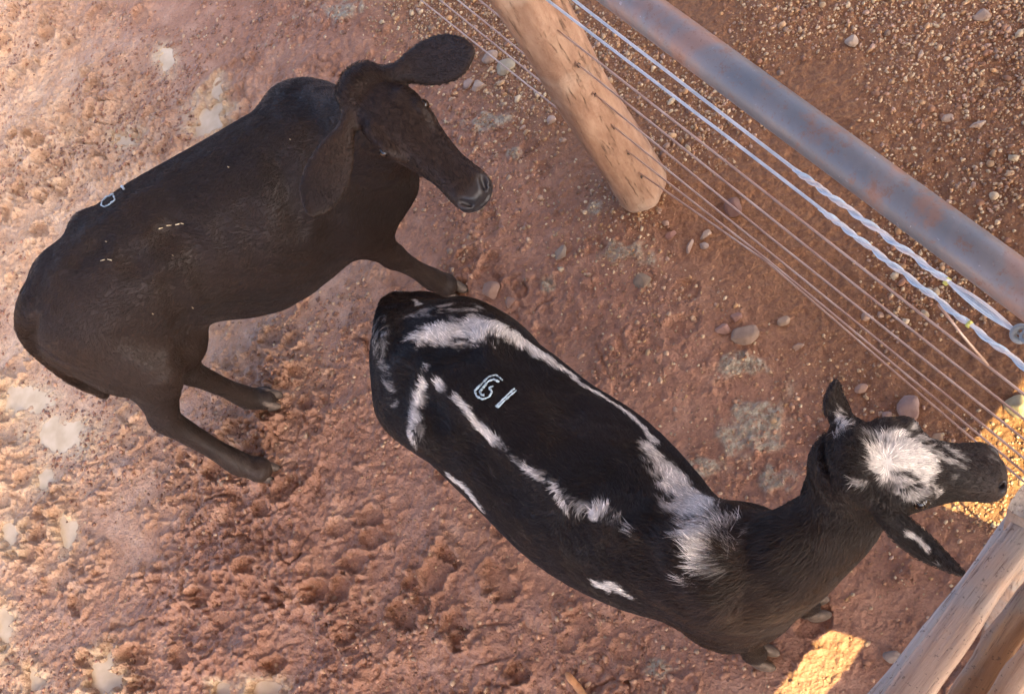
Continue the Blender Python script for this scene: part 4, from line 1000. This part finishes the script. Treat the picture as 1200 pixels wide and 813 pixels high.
ROAN = [patch([(1075, 508, 18), (1102, 526, 26), (1120, 542, 22)]), patch([(1075, 635, 14), (1095, 652, 14)]), patch([(984, 480, 8), (990, 505, 12)]), patch([(1000, 530, 16), (1010, 560, 14)]), patch([(1040, 530, 44), (1075, 545, 44)]), patch([(1060, 575, 16), (1100, 575, 10)]), patch([(530, 466, 3), (575, 510, 5), (612, 545, 5), (640, 560, 7), (670, 588, 9), (700, 602, 8), (740, 622, 7)]), patch([(445, 380, 16), (452, 430, 10), (462, 470, 8)]), patch([(492, 470, 14), (486, 505, 12)]), patch([(770, 540, 22), (835, 640, 36), (870, 620, 20)]), patch([(490, 372, 14), (530, 360, 12), (560, 362, 10)]), patch([(1165, 540, 12), (1172, 548, 12)])]
MARKPX = [[(589, 447), (581, 441), (573, 443), (565, 451), (557, 459), (559, 465), (566, 469), (574, 466), (577, 460), (573, 456)],
          [(585, 449), (579, 446), (573, 448), (567, 455), (563, 460), (565, 464), (569, 464)], [(573, 456), (580, 453)],
          [(605, 459), (598, 465), (590, 472), (582, 480)], [(603, 457), (596, 463), (588, 471), (580, 479)]]
MARK = [patch([(x, y, 1.2) for x, y in l]) for l in MARKPX]
WHORL = hit2(1042, 541)
def col2(Q, N):
    k = np.array([.0130, .0080, .0060]); c = np.tile(k, (len(Q), 1)) * (1 + .4 * n3(Q, 6, 401))[:, None]
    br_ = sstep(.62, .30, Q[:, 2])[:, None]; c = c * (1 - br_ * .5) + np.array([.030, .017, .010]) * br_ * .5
    rim_glow = np.exp(-(np.linalg.norm(Q - P(925, 690, .80), axis=1) / .19) ** 2)[:, None] * (1 + .5 * n3(Q, 12, 431))[:, None]; c = c + rim_glow * np.array([.040, .022, .0095])  # warm rim glow and flare painted into the neck hair colour
    m = np.full(len(Q), 9.)
    for pts, rad in WHITE: m = np.minimum(m, pd(Q, pts, rad))
    m = m + .55 * n3(Q, 26, 405) + .7 * n3(Q, 62, 407) + .75 * n3(Q, 170, 409)
    wh = 1 - sstep(.72, 1.32, m)
    ro = np.full(len(Q), 9.)
    for pts, rad in ROAN: ro = np.minimum(ro, pd(Q, pts, rad))
    st = sstep(-.02, .34, n3(Q, 95, 411) + .5 * n3(Q, 230, 413)); wh = np.maximum(wh, (1 - sstep(.6, 1.1, ro)) * st * .5)
    belly = sstep(-.55, -.85, N[:, 2]) * (Q[:, 2] < .6) * (Q[:, 2] > .36) * (np.abs((Q - P(640, 560, .6)) @ fw2) < .42); wh = np.maximum(wh, belly)
    c = c * (1 - wh[:, None]) + np.array([.64, .61, .56]) * wh[:, None]
    f_ = (Q - pol2) @ f2 / L2_; side = (Q - pol2) @ u2; ih = (np.abs((Q - pol2) @ s2_) < .1) & (side > -.18) & (side < .06)
    brn = np.where(ih, sstep(.66, .78, f_), 0); c = c * (1 - brn[:, None] * (1 - wh[:, None] * .5)) + np.array([.022, .014, .011]) * (brn * (1 - wh * .5))[:, None]
    mz = np.where(ih, sstep(.93, .97, f_), 0); c = c * (1 - mz[:, None]) + np.array([.03, .026, .026]) * mz[:, None]
    return c, .6 - .3 * mz, mz
def flow2(p, n, fl):
    d = p - WHORL; r_ = np.linalg.norm(d, axis=1, keepdims=True); w = np.exp(-(r_ / .085) ** 2) * 1.6
    fl = fl * (1 - np.clip(w, 0, 1)) + d / (r_ + 1e-6) * np.clip(w, 0, 1)
    s_ = hit2(690, 600); d = p - s_; r_ = np.linalg.norm(d, axis=1, keepdims=True); w = np.clip(np.exp(-(r_ / .10) ** 2) * 1.3, 0, 1)
    sw = np.cross(np.tile(UP, (len(p), 1)), d) / (r_ + 1e-6)
    return fl * (1 - w) + sw * w
def len2(p):
    """long hair over withers, neck, poll and forehead; short and sleek on the flanks"""
    a = P(840, 655, .98); d1 = np.linalg.norm(p - a, axis=1); d2_ = np.linalg.norm(p - WHORL, axis=1); m = np.full(len(p), 9.)
    for pts, rad in MARK: m = np.minimum(m, pd(p, pts, rad))
    return (.70 + 1.1 * np.exp(-(d1 / .17) ** 2) + .10 * np.exp(-(d2_ / .10) ** 2)) * (.25 + .75 * sstep(1.5, 4, m))
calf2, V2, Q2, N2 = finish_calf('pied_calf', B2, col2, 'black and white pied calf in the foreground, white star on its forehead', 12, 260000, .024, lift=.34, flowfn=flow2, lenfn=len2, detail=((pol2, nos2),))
for k in (-1, 1): hull_eye(q2_, calf2, k, 1.0)
for n_ in J2:
    p = J2[n_][-1].copy(); p[2] = gz(p[0], p[1]); hoof(p + hd2[n_] * .012, hd2[n_], hornm, calf2)

# ---- the paint mark and the bits of straw on the black calf
b = NB('marker_paint'); b.fin(b.ramp(b.noise(90, 4, .7), [(.38, (.16, .20, .21)), (.5, (.42, .54, .58)), (.7, (.56, .66, .70))]), .6); markm = b.m
b = NB('straw'); b.fin((.55, .45, .28), .7); strawm = b.m
bvb = BVHTree.FromPolygons([tuple(v) for v in V2], [tuple(q) for q in Q2])
bv1 = BVHTree.FromPolygons([tuple(v) for v in V1], [tuple(q) for q in Q1])
def on1(px, py, lift=.005, bv=None):
    loc, n, i, dist = (bv or bv1).ray_cast(Vector((0, 0, H)), Vector(raydir(px, py)))
    return (np.array(loc) + np.array(n) * (lift if n.z > 0 else -lift), np.array(n)) if loc is not None else (None, None)
def stroke(px, rad, mat, name, parent, n=6, bv=None, lift=.005):
    pts = []
    for (x0, y0), (x1, y1) in zip(px[:-1], px[1:]):
        for t in np.linspace(0, 1, n, endpoint=False):
            p, _ = on1(x0 + (x1 - x0) * t, y0 + (y1 - y0) * t, lift, bv)
            if p is not None: pts.append(p)
    if len(pts) < 3: print('stroke missed', name, px[0]); return
    rr = [rad * (.55 + .75 * random.random()) for _ in pts]
    Vv, Ff = tube(pts, rr, 6, .15, len(pts)); keep(mesh_obj(name, Vv, Ff, mat), parent)
for l in MARKPX: stroke(l, .0027, markm, 'paint_mark', calf2, 5, bvb, .0065)
stroke([(134, 229), (127, 232), (121, 237), (120, 242), (124, 244), (130, 241), (136, 236), (134, 230)], .0030, markm, 'paint_mark', calf1)
stroke([(144, 219), (147, 224)], .0042, markm, 'paint_mark', calf1, 8)
r = np.random.default_rng(4)
for (x, y, dx, dy, w) in [(186, 268, 6, -2, .0016), (195, 264, 8, -1, .0013), (206, 263, 7, -2, .002), (213, 261, 4, 1, .0016), (119, 306, 6, -2, .0017), (127, 304, 6, 1, .0014), (125, 283, 2, 1, .0014),
                          (225, 358, 7, 9, .0009), (268, 196, 2, 1, .0013), (340, 163, 2, 1, .0013), (178, 366, 2, 1, .001), (202, 299, 1.5, 1, .001)]:
    stroke([(x, y), (x + dx, y + dy)], w, strawm, 'straw_bit', calf1, 5)
print('all', round(time.time() - T0, 1))
